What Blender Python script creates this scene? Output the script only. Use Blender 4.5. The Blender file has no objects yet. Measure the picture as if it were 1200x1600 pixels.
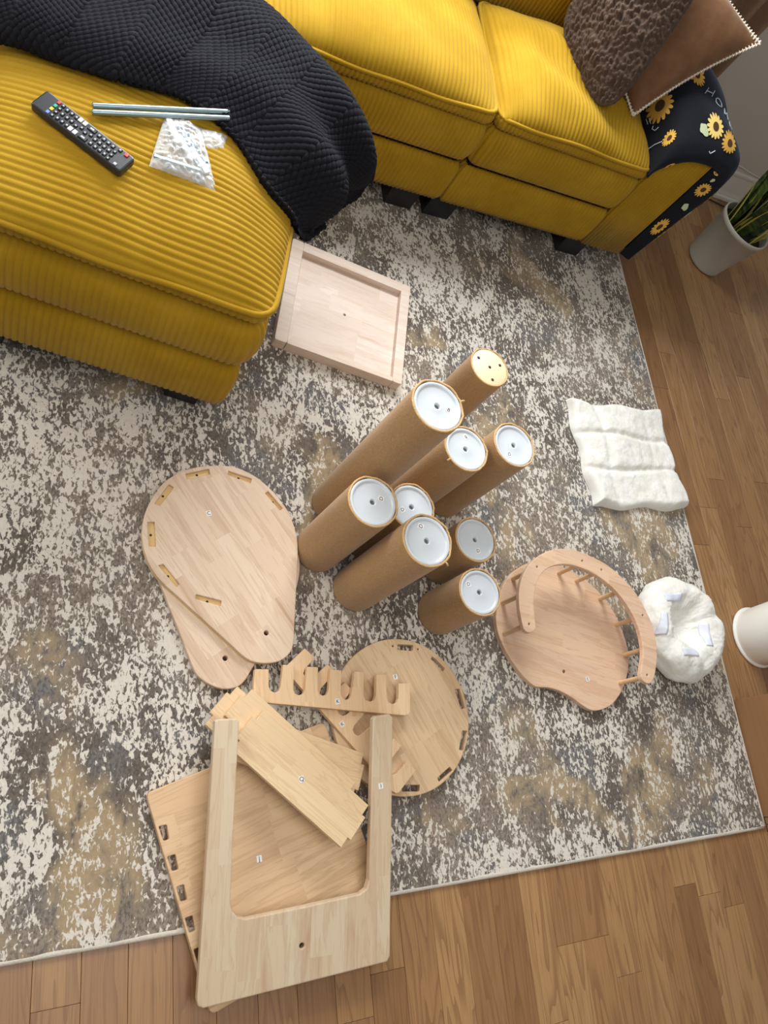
import bpy, bmesh, math, random
import numpy as np
from mathutils import Matrix, Vector, noise
random.seed(7)
S = bpy.context.scene
COL = S.collection
PI = math.pi

# ------------------------------------------------------------------ camera
H_CAM = 1.7
RX, RY, RZ = (0.8918044, 0.0658974, 0.4475963), (-0.10351638, -0.93336971, 0.34366459), (0.44041943, -0.35281514, -0.82556175)
cd = bpy.data.cameras.new('camera'); cam = bpy.data.objects.new('camera', cd); COL.objects.link(cam)
cd.sensor_fit = 'HORIZONTAL'; cd.sensor_width = 36.0; cd.lens = 36.0 * 1185.0 / 1200.0
cd.clip_start = 0.02
cam.matrix_world = Matrix(((RX[0], -RX[1], -RX[2], 0), (RY[0], -RY[1], -RY[2], 0), (RZ[0], -RZ[1], -RZ[2], H_CAM), (0, 0, 0, 1)))
S.camera = cam

# ------------------------------------------------------------------ world and light
S.view_settings.view_transform = 'Standard'; S.view_settings.look = 'None'
S.view_settings.gamma = 1.0; S.view_settings.use_curve_mapping = False
S.view_settings.exposure = 0.25
w = bpy.data.worlds.new('room_daylight'); S.world = w; w.use_nodes = True
bg = w.node_tree.nodes['Background']; bg.inputs[0].default_value = (1.0, 0.98, 0.955, 1); bg.inputs[1].default_value = 0.23

def area(name, loc, target, sx, sy, power, color):
    l = bpy.data.lights.new(name, 'AREA'); l.shape = 'RECTANGLE'; l.size = sx; l.size_y = sy; l.energy = power; l.color = color
    o = bpy.data.objects.new(name, l); COL.objects.link(o); o.location = loc
    o.rotation_euler = (Vector(target) - Vector(loc)).to_track_quat('-Z', 'Y').to_euler()
    return o
# daylight entering through the window over the sofa; the two lights after it are added fills
area('window_daylight', (0.80, 2.60, 1.45), (0.65, 0.4, 0.0), 1.4, 1.2, 84, (0.95, 0.98, 1.0))
area('side_fill', (-2.0, 1.9, 1.8), (0.9, 0.3, 0.0), 1.6, 1.4, 40, (1.0, 0.98, 0.96))  # added fill from the back left, an assumed source out of view
area('overhead_fill', (0.45, -0.1, 2.5), (0.5, -0.1, 0.0), 1.5, 1.5, 22, (1.0, 0.96, 0.91))  # added soft fill from above to brighten top faces, no real fixture

# ------------------------------------------------------------------ helpers
def tag(o, label=None, cat=None, group=None, kind=None):
    if label: o['label'] = label
    if cat: o['category'] = cat
    if group: o['group'] = group
    if kind: o['kind'] = kind
    return o
def link(name, me, m=None, parent=None, smooth=False):
    o = bpy.data.objects.new(name, me); COL.objects.link(o)
    if m is not None and len(me.materials) == 0: me.materials.append(m)
    if parent is not None: o.parent = parent
    if smooth and len(me.polygons):
        me.polygons.foreach_set('use_smooth', [True] * len(me.polygons))
    return o
def thing(name, loc, label, cat, group=None, rz=0.0, rx=0.0, ry=0.0):
    o = bpy.data.objects.new(name, None); COL.objects.link(o); o.empty_display_size = 0.05
    o.location = loc; o.rotation_euler = (rx, ry, rz)
    return tag(o, label, cat, group)
def mesh(verts, faces, name='m'):
    me = bpy.data.meshes.new(name); me.from_pydata([tuple(v) for v in verts], [], [tuple(f) for f in faces]); me.update()
    return me
def grid_mesh(Pt, close_u=False, close_v=False):
    """Pt: (nu, nv, 3) array -> mesh"""
    nu, nv = Pt.shape[:2]
    idx = np.arange(nu * nv).reshape(nu, nv)
    a = idx if not close_u else np.vstack([idx, idx[:1]])
    if close_v: a = np.hstack([a, a[:, :1]])
    f = np.stack([a[:-1, :-1], a[1:, :-1], a[1:, 1:], a[:-1, 1:]], -1).reshape(-1, 4)
    me = bpy.data.meshes.new('grid')
    me.vertices.add(nu * nv); me.vertices.foreach_set('co', Pt.reshape(-1).astype(np.float32))
    n = len(f); me.loops.add(n * 4); me.loops.foreach_set('vertex_index', f.reshape(-1).astype(np.int32))
    me.polygons.add(n); me.polygons.foreach_set('loop_start', np.arange(0, n * 4, 4, dtype=np.int32))
    me.polygons.foreach_set('loop_total', np.full(n, 4, dtype=np.int32))
    me.polygons.foreach_set('use_smooth', np.ones(n, dtype=bool))
    me.update(calc_edges=True); me.validate()
    return me
def grid_normals(Pt, close_u=False):
    if close_u:
        du = np.roll(Pt, -1, 0) - np.roll(Pt, 1, 0)
    else:
        du = np.gradient(Pt, axis=0)
    dv = np.gradient(Pt, axis=1)
    n = np.cross(du, dv); l = np.linalg.norm(n, axis=2, keepdims=True); l[l == 0] = 1
    return n / l
def box_bm(bm, c, s, rot=None):
    m = Matrix.Translation(c) @ (rot if rot is not None else Matrix()) @ Matrix.Diagonal((s[0], s[1], s[2], 1))
    return bmesh.ops.create_cube(bm, size=1.0, matrix=m)['verts']
def bm_mesh(bm, bevel=0.0, seg=2, name='m'):
    if bevel: bmesh.ops.bevel(bm, geom=list(bm.edges), offset=bevel, segments=seg, profile=0.6, affect='EDGES', clamp_overlap=True)
    me = bpy.data.meshes.new(name); bm.to_mesh(me); bm.free(); return me
def box(name, c, s, m, parent=None, bevel=0.0, rz=0.0, seg=2):
    bm = bmesh.new(); box_bm(bm, (0, 0, 0), s); me = bm_mesh(bm, bevel, seg)
    o = link(name, me, m, parent); o.location = c; o.rotation_euler = (0, 0, rz); return o
def lathe(name, prof, m, parent=None, seg=40, loc=(0, 0, 0), smooth=True, cap=False):
    """prof: list of (r, z)"""
    n = len(prof); a = np.linspace(0, 2 * PI, seg, endpoint=False)
    Pt = np.zeros((seg, n, 3))
    for j, (r, z) in enumerate(prof):
        Pt[:, j, 0] = r * np.cos(a); Pt[:, j, 1] = r * np.sin(a); Pt[:, j, 2] = z
    me = grid_mesh(Pt, close_u=True)
    o = link(name, me, m, parent); o.location = loc
    return o
def tube_mesh(path, r, seg=8, closed=False):
    path = np.array(path, float); n = len(path)
    rr = np.full(n, r) if np.isscalar(r) else np.array(r, float)
    if closed: t = np.roll(path, -1, 0) - np.roll(path, 1, 0)
    else: t = np.gradient(path, axis=0)
    t /= np.linalg.norm(t, axis=1, keepdims=True)
    up = np.array([0.13, 0.21, 0.97]); Pt = np.zeros((n, seg, 3))
    for i in range(n):
        a = np.cross(t[i], up)
        if np.linalg.norm(a) < 1e-3: a = np.cross(t[i], [1, 0, 0])
        a /= np.linalg.norm(a); b = np.cross(a, t[i])
        for k in range(seg):
            q = 2 * PI * k / seg
            Pt[i, k] = path[i] + rr[i] * (math.cos(q) * a + math.sin(q) * b)
    me = grid_mesh(Pt, close_u=closed, close_v=True)
    if not closed:
        bm = bmesh.new(); bm.from_mesh(me)
        bmesh.ops.holes_fill(bm, edges=[e for e in bm.edges if e.is_boundary], sides=0)
        bm.to_mesh(me); bm.free()
    return me
def catmull(pts, sub=4, closed=True):
    p = np.array(pts, float); n = len(p); out = []
    for i in range(n if closed else n - 1):
        p0, p1, p2, p3 = (p[(i - 1) % n], p[i], p[(i + 1) % n], p[(i + 2) % n]) if closed else (p[max(i - 1, 0)], p[i], p[i + 1], p[min(i + 2, n - 1)])
        for k in range(sub):
            t = k / sub
            out.append(0.5 * ((2 * p1) + (p2 - p0) * t + (2 * p0 - 5 * p1 + 4 * p2 - p3) * t * t + (3 * p1 - p0 - 3 * p2 + p3) * t ** 3))
    if not closed: out.append(p[-1])
    return np.array(out)
def round_poly(pts, r, seg=4):
    """round the corners of a polygon"""
    p = [np.array(q, float) for q in pts]; n = len(p); out = []
    for i in range(n):
        a, b, c = p[i - 1], p[i], p[(i + 1) % n]
        u = (a - b); v = (c - b); lu = np.linalg.norm(u); lv = np.linalg.norm(v)
        d = min(r, lu * 0.45, lv * 0.45); s = b + u / lu * d; e = b + v / lv * d
        for k in range(seg + 1):
            t = k / seg; out.append((1 - t) ** 2 * s + 2 * t * (1 - t) * b + t * t * e)
    return np.array(out)
def area2(p):
    p = np.array(p); x, y = p[:, 0], p[:, 1]
    return 0.5 * np.sum(x * np.roll(y, -1) - y * np.roll(x, -1))
def circle(cx, cy, r, n=16): return [(cx + r * math.cos(2 * PI * k / n), cy + r * math.sin(2 * PI * k / n)) for k in range(n)]
def flat_mesh(outer, holes, thick, bevel=0.0015):
    cu = bpy.data.curves.new('outline', 'CURVE'); cu.dimensions = '2D'; cu.fill_mode = 'BOTH'
    cu.extrude = max(thick / 2 - bevel, 0.0002); cu.bevel_depth = bevel; cu.bevel_resolution = 1; cu.offset = -bevel
    for k, pl in enumerate([outer] + list(holes)):
        pl = np.array(pl)
        if (area2(pl) > 0) != (k == 0): pl = pl[::-1]
        sp = cu.splines.new('POLY'); sp.points.add(len(pl) - 1)
        sp.points.foreach_set('co', np.c_[pl, np.zeros(len(pl)), np.ones(len(pl))].astype(np.float32).reshape(-1)); sp.use_cyclic_u = True
    ob = bpy.data.objects.new('outline', cu)
    me = bpy.data.meshes.new_from_object(ob)
    bpy.data.objects.remove(ob); bpy.data.curves.remove(cu)
    me.materials.clear()
    me.polygons.foreach_set('use_smooth', [False] * len(me.polygons))
    return me
def flat(name, outer, holes, top, thick, m, parent=None, bevel=0.0015, origin=(0, 0)):
    o2 = np.array(outer) - np.array(origin); h2 = [np.array(h) - np.array(origin) for h in holes]
    me = flat_mesh(o2, h2, thick, bevel); o = link(name, me, m, parent)
    o.location = (origin[0], origin[1], top - thick / 2); return o
def text_mesh(s, size, depth=0.0002):
    cu = bpy.data.curves.new('txt', 'FONT'); cu.body = s; cu.size = size; cu.align_x = 'CENTER'; cu.align_y = 'CENTER'; cu.extrude = depth
    ob = bpy.data.objects.new('txt', cu); me = bpy.data.meshes.new_from_object(ob)
    bpy.data.objects.remove(ob); bpy.data.curves.remove(cu); me.materials.clear(); return me
_txt = {}
def sticker(parent, x, y, z, letter, rz=0.0, size=0.011):
    s = box('sticker', (x, y, z + 0.0003), (size, size * 1.15, 0.0006), M['paper'], parent, 0, rz)
    if letter not in _txt: _txt[letter] = text_mesh(letter, 0.0125)
    t = link('letter', _txt[letter], M['ink'], s); t.location = (0, 0, 0.0005)
    return s

# ------------------------------------------------------------------ materials
M = {}
class NT:
    def __init__(s, name):
        s.m = bpy.data.materials.new(name); s.m.use_nodes = True; s.t = s.m.node_tree; s.n = s.t.nodes; s.b = s.n['Principled BSDF']
    def new(s, typ, **kw):
        n = s.n.new(typ)
        for k, v in kw.items(): setattr(n, k, v)
        return n
    def set(s, sock, v):
        if hasattr(v, 'is_output'): s.t.links.new(v, sock)
        else: sock.default_value = v
    def math(s, op, a, b=0.0, c=None):
        n = s.new('ShaderNodeMath', operation=op); s.set(n.inputs[0], a); s.set(n.inputs[1], b)
        if c is not None: s.set(n.inputs[2], c)
        return n.outputs[0]
    def mix(s, f, a, b, mode='MIX'):
        n = s.new('ShaderNodeMix', data_type='RGBA', blend_type=mode); s.set(n.inputs[0], f)
        for sock, v in ((n.inputs[6], a), (n.inputs[7], b)):
            if isinstance(v, tuple) and len(v) == 3: v = (*v, 1)
            s.set(sock, v)
        return n.outputs[2]
    def noise(s, vec, scale, detail=3, rough=0.55, dist=0.0):
        n = s.new('ShaderNodeTexNoise'); s.set(n.inputs['Vector'], vec); n.inputs['Scale'].default_value = scale
        n.inputs['Detail'].default_value = detail; n.inputs['Roughness'].default_value = rough; n.inputs['Distortion'].default_value = dist
        return n.outputs[0]
    def coord(s, kind='Object', scale=(1, 1, 1), rot=(0, 0, 0), loc=(0, 0, 0)):
        c = s.new('ShaderNodeTexCoord'); mp = s.new('ShaderNodeMapping'); s.t.links.new(c.outputs[kind], mp.inputs[0])
        mp.inputs['Scale'].default_value = scale; mp.inputs['Rotation'].default_value = rot; mp.inputs['Location'].default_value = loc
        return mp.outputs[0]
    def vmap(s, vec, scale=(1, 1, 1), loc=(0, 0, 0), rot=(0, 0, 0)):
        mp = s.new('ShaderNodeMapping'); s.set(mp.inputs[0], vec); mp.inputs['Scale'].default_value = scale; s.set(mp.inputs['Location'], loc); mp.inputs['Rotation'].default_value = rot
        return mp.outputs[0]
    def ramp(s, f, stops, interp='LINEAR'):
        n = s.new('ShaderNodeValToRGB'); s.set(n.inputs[0], f); e = n.color_ramp.elements; n.color_ramp.interpolation = interp
        while len(e) < len(stops): e.new(0.5)
        for k, (p, c) in enumerate(stops):
            e[k].position = p; e[k].color = (*c, 1) if len(c) == 3 else c
        return n.outputs[0]
    def step(s, f, lo, hi):
        n = s.new('ShaderNodeMapRange', interpolation_type='SMOOTHSTEP'); s.set(n.inputs[0], f); s.set(n.inputs[1], lo); s.set(n.inputs[2], hi); return n.outputs[0]
    def bump(s, h, strength, dist=0.002):
        n = s.new('ShaderNodeBump'); n.inputs['Strength'].default_value = strength; n.inputs['Distance'].default_value = dist
        s.set(n.inputs['Height'], h); s.t.links.new(n.outputs[0], s.b.inputs['Normal'])
    def done(s, color=None, rough=0.5, **kw):
        if color is not None: s.set(s.b.inputs['Base Color'], (*color, 1) if isinstance(color, tuple) and len(color) == 3 else color)
        s.set(s.b.inputs['Roughness'], rough)
        for k, v in kw.items(): s.set(s.b.inputs[k.replace('_', ' ')], v)
        return s.m
def srgb(r, g, b):
    return tuple((c / 255 / 12.92) if c / 255 <= 0.04045 else ((c / 255 + 0.055) / 1.055) ** 2.4 for c in (r, g, b))

def plain(name, col, rough=0.5, **kw):
    M[name] = NT(name).done(col, rough, **kw); return M[name]
def make_wood(name, ang, base, dark, light, strip=0.05, seed=0.0):
    k = NT(name); v = k.coord('Object', rot=(0, 0, -ang), loc=(seed, seed * 0.37, 0))
    sx = k.new('ShaderNodeSeparateXYZ'); k.set(sx.inputs[0], v)
    row = k.math('FLOOR', k.math('DIVIDE', sx.outputs[1], strip))
    wn = k.new('ShaderNodeTexWhiteNoise', noise_dimensions='1D'); k.set(wn.inputs['W'], row)
    colm = k.math('FLOOR', k.math('ADD', k.math('DIVIDE', sx.outputs[0], 0.19), k.math('MULTIPLY', wn.outputs[0], 3.0)))
    wn2 = k.new('ShaderNodeTexWhiteNoise', noise_dimensions='2D')
    cb = k.new('ShaderNodeCombineXYZ'); k.set(cb.inputs[0], row); k.set(cb.inputs[1], colm); k.set(wn2.inputs['Vector'], cb.outputs[0])
    r = wn2.outputs[0]
    cb2 = k.new('ShaderNodeCombineXYZ'); k.set(cb2.inputs[0], k.math('MULTIPLY', r, 7.0)); k.set(cb2.inputs[1], k.math('MULTIPLY', r, 3.0))
    g1 = k.noise(k.vmap(v, (2.2, 26, 26), cb2.outputs[0]), 1.0, 4, 0.6, 0.6)
    g2 = k.noise(k.vmap(v, (14, 260, 260)), 1.0, 2, 0.6)
    c = k.mix(r, light, base)
    rg = k.math('FRACT', k.math('MULTIPLY', g1, 7.0))
    c = k.mix(k.step(g1, 0.5, 0.75), c, dark)
    c = k.mix(k.math('MULTIPLY', k.step(rg, 0.55, 1.0), 0.38), c, dark)
    c = k.mix(k.math('MULTIPLY', g2, 0.22), c, (0.62, 0.43, 0.25), 'MULTIPLY')
    k.bump(g2, 0.05, 0.001)
    M[name] = k.done(c, 0.42, Specular_IOR_Level=0.4)
    return M[name]
WB, WD, WL = srgb(216, 191, 166), srgb(190, 158, 130), srgb(228, 208, 184)
WP = srgb(220, 188, 162)
def mk_materials():
    make_wood('wood_a', -1.0, WB, WD, WL, 0.055, 0.3)          # teardrop boards
    make_wood('wood_b', -1.1, srgb(214, 184, 146), srgb(186, 152, 116), srgb(224, 197, 160), 0.07, 1.3)     # round board
    make_wood('wood_c', 0.0, srgb(212, 178, 138), srgb(184, 146, 108), srgb(222, 193, 154), 0.09, 2.1)   # slotted board
    make_wood('wood_d', PI / 2 - 0.05, srgb(208, 186, 156), srgb(190, 158, 128), srgb(214, 198, 170), 0.05, 3.3)   # open frame
    make_wood('wood_e', 0.0, srgb(220, 190, 150), srgb(198, 162, 124), srgb(230, 206, 166), 0.06, 4.7)    # planks (local x)
    make_wood('wood_f', -0.30, WP, srgb(198, 156, 122), srgb(228, 196, 164), 0.06, 5.2)    # bed
    make_wood('wood_g', PI / 2, srgb(224, 190, 148), srgb(204, 166, 126), srgb(232, 204, 166), 0.03, 6.1)    # combs (local)
    make_wood('wood_h', 0.0, srgb(220, 202, 186), srgb(206, 182, 162), srgb(230, 214, 202), 0.05, 7.7)     # tray
    plain('edge_wood', srgb(206, 166, 118), 0.5)
    plain('slot_floor', srgb(222, 190, 130), 0.6)
    plain('dark_hole', srgb(66, 46, 30), 0.8)
    plain('black_plastic', (0.012, 0.012, 0.014), 0.45)
    plain('paper', (0.8, 0.8, 0.78), 0.7); plain('ink', (0.05, 0.05, 0.06), 0.7)
    # corduroy
    k = NT('corduroy'); v = k.coord('Object')
    n = k.noise(v, 340, 3, 0.7); n2 = k.noise(v, 7, 3)
    c = k.mix(k.step(n2, 0.35, 0.7), srgb(164, 128, 22), srgb(178, 142, 34))
    c = k.mix(k.math('MULTIPLY', n, 0.35), c, srgb(140, 98, 12))
    k.bump(n, 0.25, 0.0012)
    M['corduroy'] = k.done(c, 0.8, Sheen_Weight=0.18, Sheen_Roughness=0.4, Sheen_Tint=(1, 0.93, 0.72, 1), Specular_IOR_Level=0.15)
    # post carpet
    k = NT('tan_carpet'); v = k.coord('Object')
    n = k.noise(k.vmap(v, (1, 1, 0.35)), 420, 2, 0.7); n2 = k.noise(v, 40, 3)
    c = k.mix(n, srgb(140, 106, 66), srgb(202, 164, 116)); c = k.mix(k.math('MULTIPLY', n2, 0.3), c, srgb(150, 108, 62))
    k.bump(n, 0.6, 0.002)
    M['tan_carpet'] = k.done(c, 0.95, Sheen_Weight=0.2, Specular_IOR_Level=0.1)
    k = NT('carpet_edge'); v = k.coord('Object'); n = k.noise(v, 300, 2)
    M['carpet_edge'] = k.done(k.mix(n, srgb(170, 130, 82), srgb(226, 190, 140)), 0.9); k.bump(n, 0.6, 0.002)
    plain('frosted_cap', srgb(214, 221, 226), 0.22, Transmission_Weight=0.12, Specular_IOR_Level=0.6)
    plain('cap_hole', srgb(96, 104, 104), 0.6)
    plain('wood_cap', srgb(240, 220, 178), 0.5)
    # black blanket
    k = NT('charcoal_knit'); v = k.coord('Object'); n = k.noise(v, 500, 2); k.bump(n, 0.4, 0.001)
    M['charcoal_knit'] = k.done(k.mix(n, (0.004, 0.004, 0.006), (0.016, 0.016, 0.021)), 0.9, Specular_IOR_Level=0.12)
    # white fur
    k = NT('white_fur'); v = k.coord('Object'); n = k.noise(v, 160, 4, 0.7, 1.0); n2 = k.noise(v, 25, 3)
    c = k.mix(k.step(n2, 0.35, 0.7), srgb(236, 235, 229), srgb(226, 223, 212)); k.bump(n, 0.35, 0.003)
    M['white_fur'] = k.done(c, 0.95, Sheen_Weight=0.3, Specular_IOR_Level=0.1)
    plain('strap', srgb(220, 224, 236), 0.6)
    # sherpa
    k = NT('brown_sherpa'); v = k.coord('Object'); n = k.noise(v, 120, 3, 0.7); k.bump(n, 0.6, 0.004)
    M['brown_sherpa'] = k.done(k.mix(n, srgb(50, 38, 30), srgb(98, 78, 64)), 0.95, Sheen_Weight=0.15, Specular_IOR_Level=0.1)
    k = NT('brown_velvet'); v = k.coord('Object'); n = k.noise(v, 26, 4, 0.65); n3 = k.noise(v, 420, 2)
    k.bump(n3, 0.3, 0.001)
    M['brown_velvet'] = k.done(k.mix(n, srgb(92, 60, 38), srgb(136, 98, 68)), 0.7, Sheen_Weight=0.5, Sheen_Roughness=0.35, Sheen_Tint=(1, 0.85, 0.7, 1), Specular_IOR_Level=0.2)
    plain('cream_thread', srgb(226, 214, 196), 0.8)
    k = NT('navy_fleece'); v = k.coord('Object'); n = k.noise(v, 300, 2); k.bump(n, 0.3, 0.001)
    M['navy_fleece'] = k.done(k.mix(n, (0.003, 0.0035, 0.006), (0.008, 0.009, 0.014)), 0.8, Sheen_Weight=0.10, Sheen_Tint=(0.6, 0.75, 1, 1), Specular_IOR_Level=0.2)
    plain('petal', srgb(222, 172, 74), 0.8); plain('petal_pale', srgb(236, 206, 120), 0.8); plain('seed_disc', srgb(82, 50, 22), 0.9); plain('print_leaf', srgb(190, 200, 160), 0.8)
    plain('print_white', srgb(196, 206, 218), 0.8)
    plain('white_plastic', srgb(232, 230, 222), 0.38); plain('pot_plastic', srgb(172, 167, 154), 0.5)
    plain('soil', (0.012, 0.009, 0.006), 0.95)
    k = NT('snake_leaf'); v = k.coord('Object'); n = k.noise(k.vmap(v, (6, 6, 40)), 1.0, 3, 0.6, 0.8)
    M['snake_leaf'] = k.done(k.mix(k.step(n, 0.4, 0.65), srgb(30, 46, 16), srgb(74, 92, 40)), 0.45)
    plain('grass_blade', srgb(170, 158, 72), 0.6)
    k = NT('cardboard'); v = k.coord('Object'); n = k.noise(k.vmap(v, (3, 3, 90)), 1.0, 3)
    M['cardboard'] = k.done(k.mix(n, srgb(134, 96, 62), srgb(148, 108, 70)), 0.85)
    plain('cardboard_edge', srgb(186, 140, 92), 0.85); plain('print_dark', srgb(70, 46, 28), 0.8)
    plain('zinc', srgb(146, 164, 168), 0.3, Metallic=0.85); plain('zinc_dark', srgb(120, 138, 142), 0.4, Metallic=0.8)
    k = NT('remote_black'); v = k.coord('Object'); M['remote_black'] = k.done((0.018, 0.019, 0.023), 0.38)
    plain('button', (0.012, 0.012, 0.015), 0.4); plain('button_red', srgb(214, 60, 70), 0.5); plain('button_white', srgb(226, 226, 226), 0.5)
    plain('button_green', srgb(40, 170, 130), 0.5); plain('button_yellow', srgb(240, 204, 60), 0.5); plain('button_blue', srgb(120, 140, 210), 0.5); plain('button_print', srgb(180, 184, 190), 0.6)
    # polythene
    k = NT('polythene'); t = k.t
    tr = k.new('ShaderNodeBsdfTransparent'); tr.inputs[0].default_value = (0.95, 0.97, 0.98, 1)
    k.done((0.86, 0.91, 0.94), 0.12, Specular_IOR_Level=0.9)
    mx = k.new('ShaderNodeMixShader'); lw = k.new('ShaderNodeLayerWeight'); lw.inputs[0].default_value = 0.35
    k.set(mx.inputs[0], k.math('MULTIPLY_ADD', lw.outputs[1], 0.5, 0.36)); t.links.new(tr.outputs[0], mx.inputs[1]); t.links.new(k.b.outputs[0], mx.inputs[2])
    t.links.new(mx.outputs[0], k.n['Material Output'].inputs[0]); M['polythene'] = k.m
    # window glass
    k = NT('window_glass'); t = k.t; tr = k.new('ShaderNodeBsdfTransparent'); gl = k.new('ShaderNodeBsdfGlossy'); gl.inputs['Roughness'].default_value = 0.02
    mx = k.new('ShaderNodeMixShader'); mx.inputs[0].default_value = 0.06; t.links.new(tr.outputs[0], mx.inputs[1]); t.links.new(gl.outputs[0], mx.inputs[2])
    t.links.new(mx.outputs[0], k.n['Material Output'].inputs[0]); M['window_glass'] = k.m
    plain('trim_paint', srgb(220, 216, 206), 0.45)
    k = NT('wall_paint'); v = k.coord('Object'); n = k.noise(v, 120, 2); k.bump(n, 0.05, 0.001)
    M['wall_paint'] = k.done(srgb(196, 188, 176), 0.75)
    k = NT('curtain_cloth'); v = k.coord('Object'); n = k.noise(k.vmap(v, (300, 300, 60)), 1.0, 2); k.bump(n, 0.2, 0.001)
    M['curtain_cloth'] = k.done(k.mix(n, srgb(122, 94, 70), srgb(150, 120, 92)), 0.85)
    plain('cord_black', (0.01, 0.01, 0.01), 0.5); plain('cord_white', srgb(206, 196, 186), 0.5)
    plain('subfloor', srgb(84, 56, 34), 0.9)
    # oak planks
    k = NT('oak'); oi = k.new('ShaderNodeObjectInfo'); v = k.coord('Object')
    cb = k.new('ShaderNodeCombineXYZ'); k.set(cb.inputs[0], k.math('MULTIPLY', oi.outputs['Random'], 37.0)); k.set(cb.inputs[1], k.math('MULTIPLY', oi.outputs['Random'], 91.0))
    g1 = k.noise(k.vmap(v, (16, 1.3, 10), cb.outputs[0]), 1.0, 2, 0.5, 0.3)
    rings = k.math('FRACT', k.math('MULTIPLY', g1, 11.0))
    g2 = k.noise(k.vmap(v, (420, 9, 30), cb.outputs[0]), 1.0, 3, 0.6)
    g3 = k.noise(k.vmap(v, (24, 3.0, 10), cb.outputs[0]), 1.0, 3, 0.6)
    wn = k.new('ShaderNodeTexWhiteNoise', noise_dimensions='1D'); k.set(wn.inputs['W'], oi.outputs['Random'])
    base = k.ramp(wn.outputs[0], [(0.0, srgb(136, 98, 62)), (0.25, srgb(150, 111, 72)), (0.6, srgb(160, 121, 78)), (0.85, srgb(170, 132, 88)), (1.0, srgb(138, 97, 62))])
    c = k.mix(k.math('MULTIPLY', k.step(rings, 0.45, 1.0), 0.55), base, srgb(116, 80, 50))
    c = k.mix(k.math('MULTIPLY', k.step(g2, 0.45, 0.75), 0.45), c, srgb(104, 66, 36))
    c = k.mix(k.math('MULTIPLY', k.step(g3, 0.62, 0.78), 0.6), c, srgb(92, 54, 32))
    k.bump(g2, 0.08, 0.001)
    M['oak'] = k.done(c, 0.36, Specular_IOR_Level=0.45)
    # rug
    k = NT('rug_pile'); v = k.coord('Object'); vy = k.vmap(v, (1.0, 0.55, 1.0))
    big = k.noise(v, 2.4, 3, 0.6, 0.4); big2 = k.noise(k.vmap(v, loc=(4.2, 1.7, 0)), 3.1, 3, 0.6, 0.5); big3 = k.noise(k.vmap(v, loc=(9.1, 5.5, 0)), 5.0, 3, 0.6)
    mid = k.noise(k.vmap(vy, loc=(2, 3, 0)), 13, 4, 0.7, 0.4)
    fl = k.noise(vy, 135, 2, 0.6, 0.5); fl2 = k.noise(k.vmap(vy, loc=(7, 2, 0)), 210, 2, 0.6, 0.3)
    ground = k.mix(k.step(big2, 0.42, 0.62), srgb(112, 103, 95), srgb(150, 138, 124))
    ground = k.mix(k.step(big3, 0.5, 0.68), ground, srgb(124, 122, 122))
    ground = k.mix(k.math('MULTIPLY', k.step(fl2, 0.42, 0.62), 0.6), ground, srgb(78, 70, 64))
    tan = k.mix(fl2, srgb(148, 128, 100), srgb(184, 164, 134))
    ground = k.mix(k.math('MULTIPLY', k.step(big, 0.54, 0.63), k.step(mid, 0.36, 0.52)), ground, tan)
    thr = k.math('ADD', k.math('MULTIPLY_ADD', mid, -0.80, 0.94), k.math('MULTIPLY', k.math('SUBTRACT', big, 0.5), 0.50))
    cream = k.step(k.math('SUBTRACT', fl, thr), -0.05, 0.05)
    c = k.mix(cream, ground, k.mix(fl2, srgb(232, 226, 214), srgb(206, 197, 184)))
    pile = k.noise(v, 900, 2, 0.6)
    c = k.mix(k.math('MULTIPLY', pile, 0.25), c, (0.30, 0.27, 0.24), 'MULTIPLY')
    k.bump(k.math('ADD', k.math('MULTIPLY', cream, 0.6), pile), 0.35, 0.002)
    M['rug_pile'] = k.done(c, 0.95, Sheen_Weight=0.1, Specular_IOR_Level=0.1)
    k = NT('rug_binding'); v = k.coord('Object'); n = k.noise(v, 220, 2); k.bump(n, 0.5, 0.002)
    M['rug_binding'] = k.done(k.mix(n, srgb(186, 178, 164), srgb(222, 214, 200)), 0.9)
mk_materials()

TEAR = ((0.4514,0.7807),(0.4096,0.7724),(0.3725,0.7585),(0.3487,0.7421),(0.3289,0.7244),(0.3147,0.7035),(0.3007,0.6791),(0.2904,0.6553),(0.2837,0.6284),(0.2811,0.6058),(0.2813,0.5835),(0.2858,0.5544),(0.2943,0.5293),(0.3061,0.5062),(0.3213,0.4869),(0.3348,0.4729),(0.3517,0.4582),(0.4026,0.4097),(0.454,0.3619),(0.4885,0.3287),(0.504,0.3147),(0.5181,0.3057),(0.5342,0.3008),(0.5524,0.2989),(0.5709,0.2999),(0.5861,0.3031),(0.5996,0.31),(0.6116,0.3199),(0.6189,0.3314),(0.6238,0.3477),(0.6285,0.3847),(0.6375,0.4604),(0.6465,0.5387),(0.6499,0.5708),(0.6499,0.6011),(0.6457,0.6294),(0.6384,0.6557),(0.6277,0.6798),(0.6135,0.7004),(0.5965,0.7225),(0.5753,0.7425),(0.5521,0.7602),(0.5288,0.7718),(0.5055,0.78),(0.4783,0.7827))
TEAR_SLOTS = (((0.3797,0.7511),(0.4359,0.7701),(0.4386,0.7568),(0.3824,0.7373)),((0.4837,0.7695),(0.5419,0.7541),(0.5374,0.7412),(0.4814,0.7588)),((0.574,0.7173),(0.5824,0.7242),(0.6176,0.6812),(0.6099,0.6744)),((0.3414,0.7216),(0.3521,0.7146),(0.3199,0.6652),(0.3084,0.6701)),((0.2923,0.6244),(0.3084,0.6255),(0.3112,0.5666),(0.2959,0.5658)),((0.3162,0.5221),(0.3275,0.5262),(0.3622,0.48),(0.3559,0.4734)),((0.399,0.4573),(0.4572,0.4433),(0.4543,0.4298),(0.3971,0.4472)))
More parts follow.
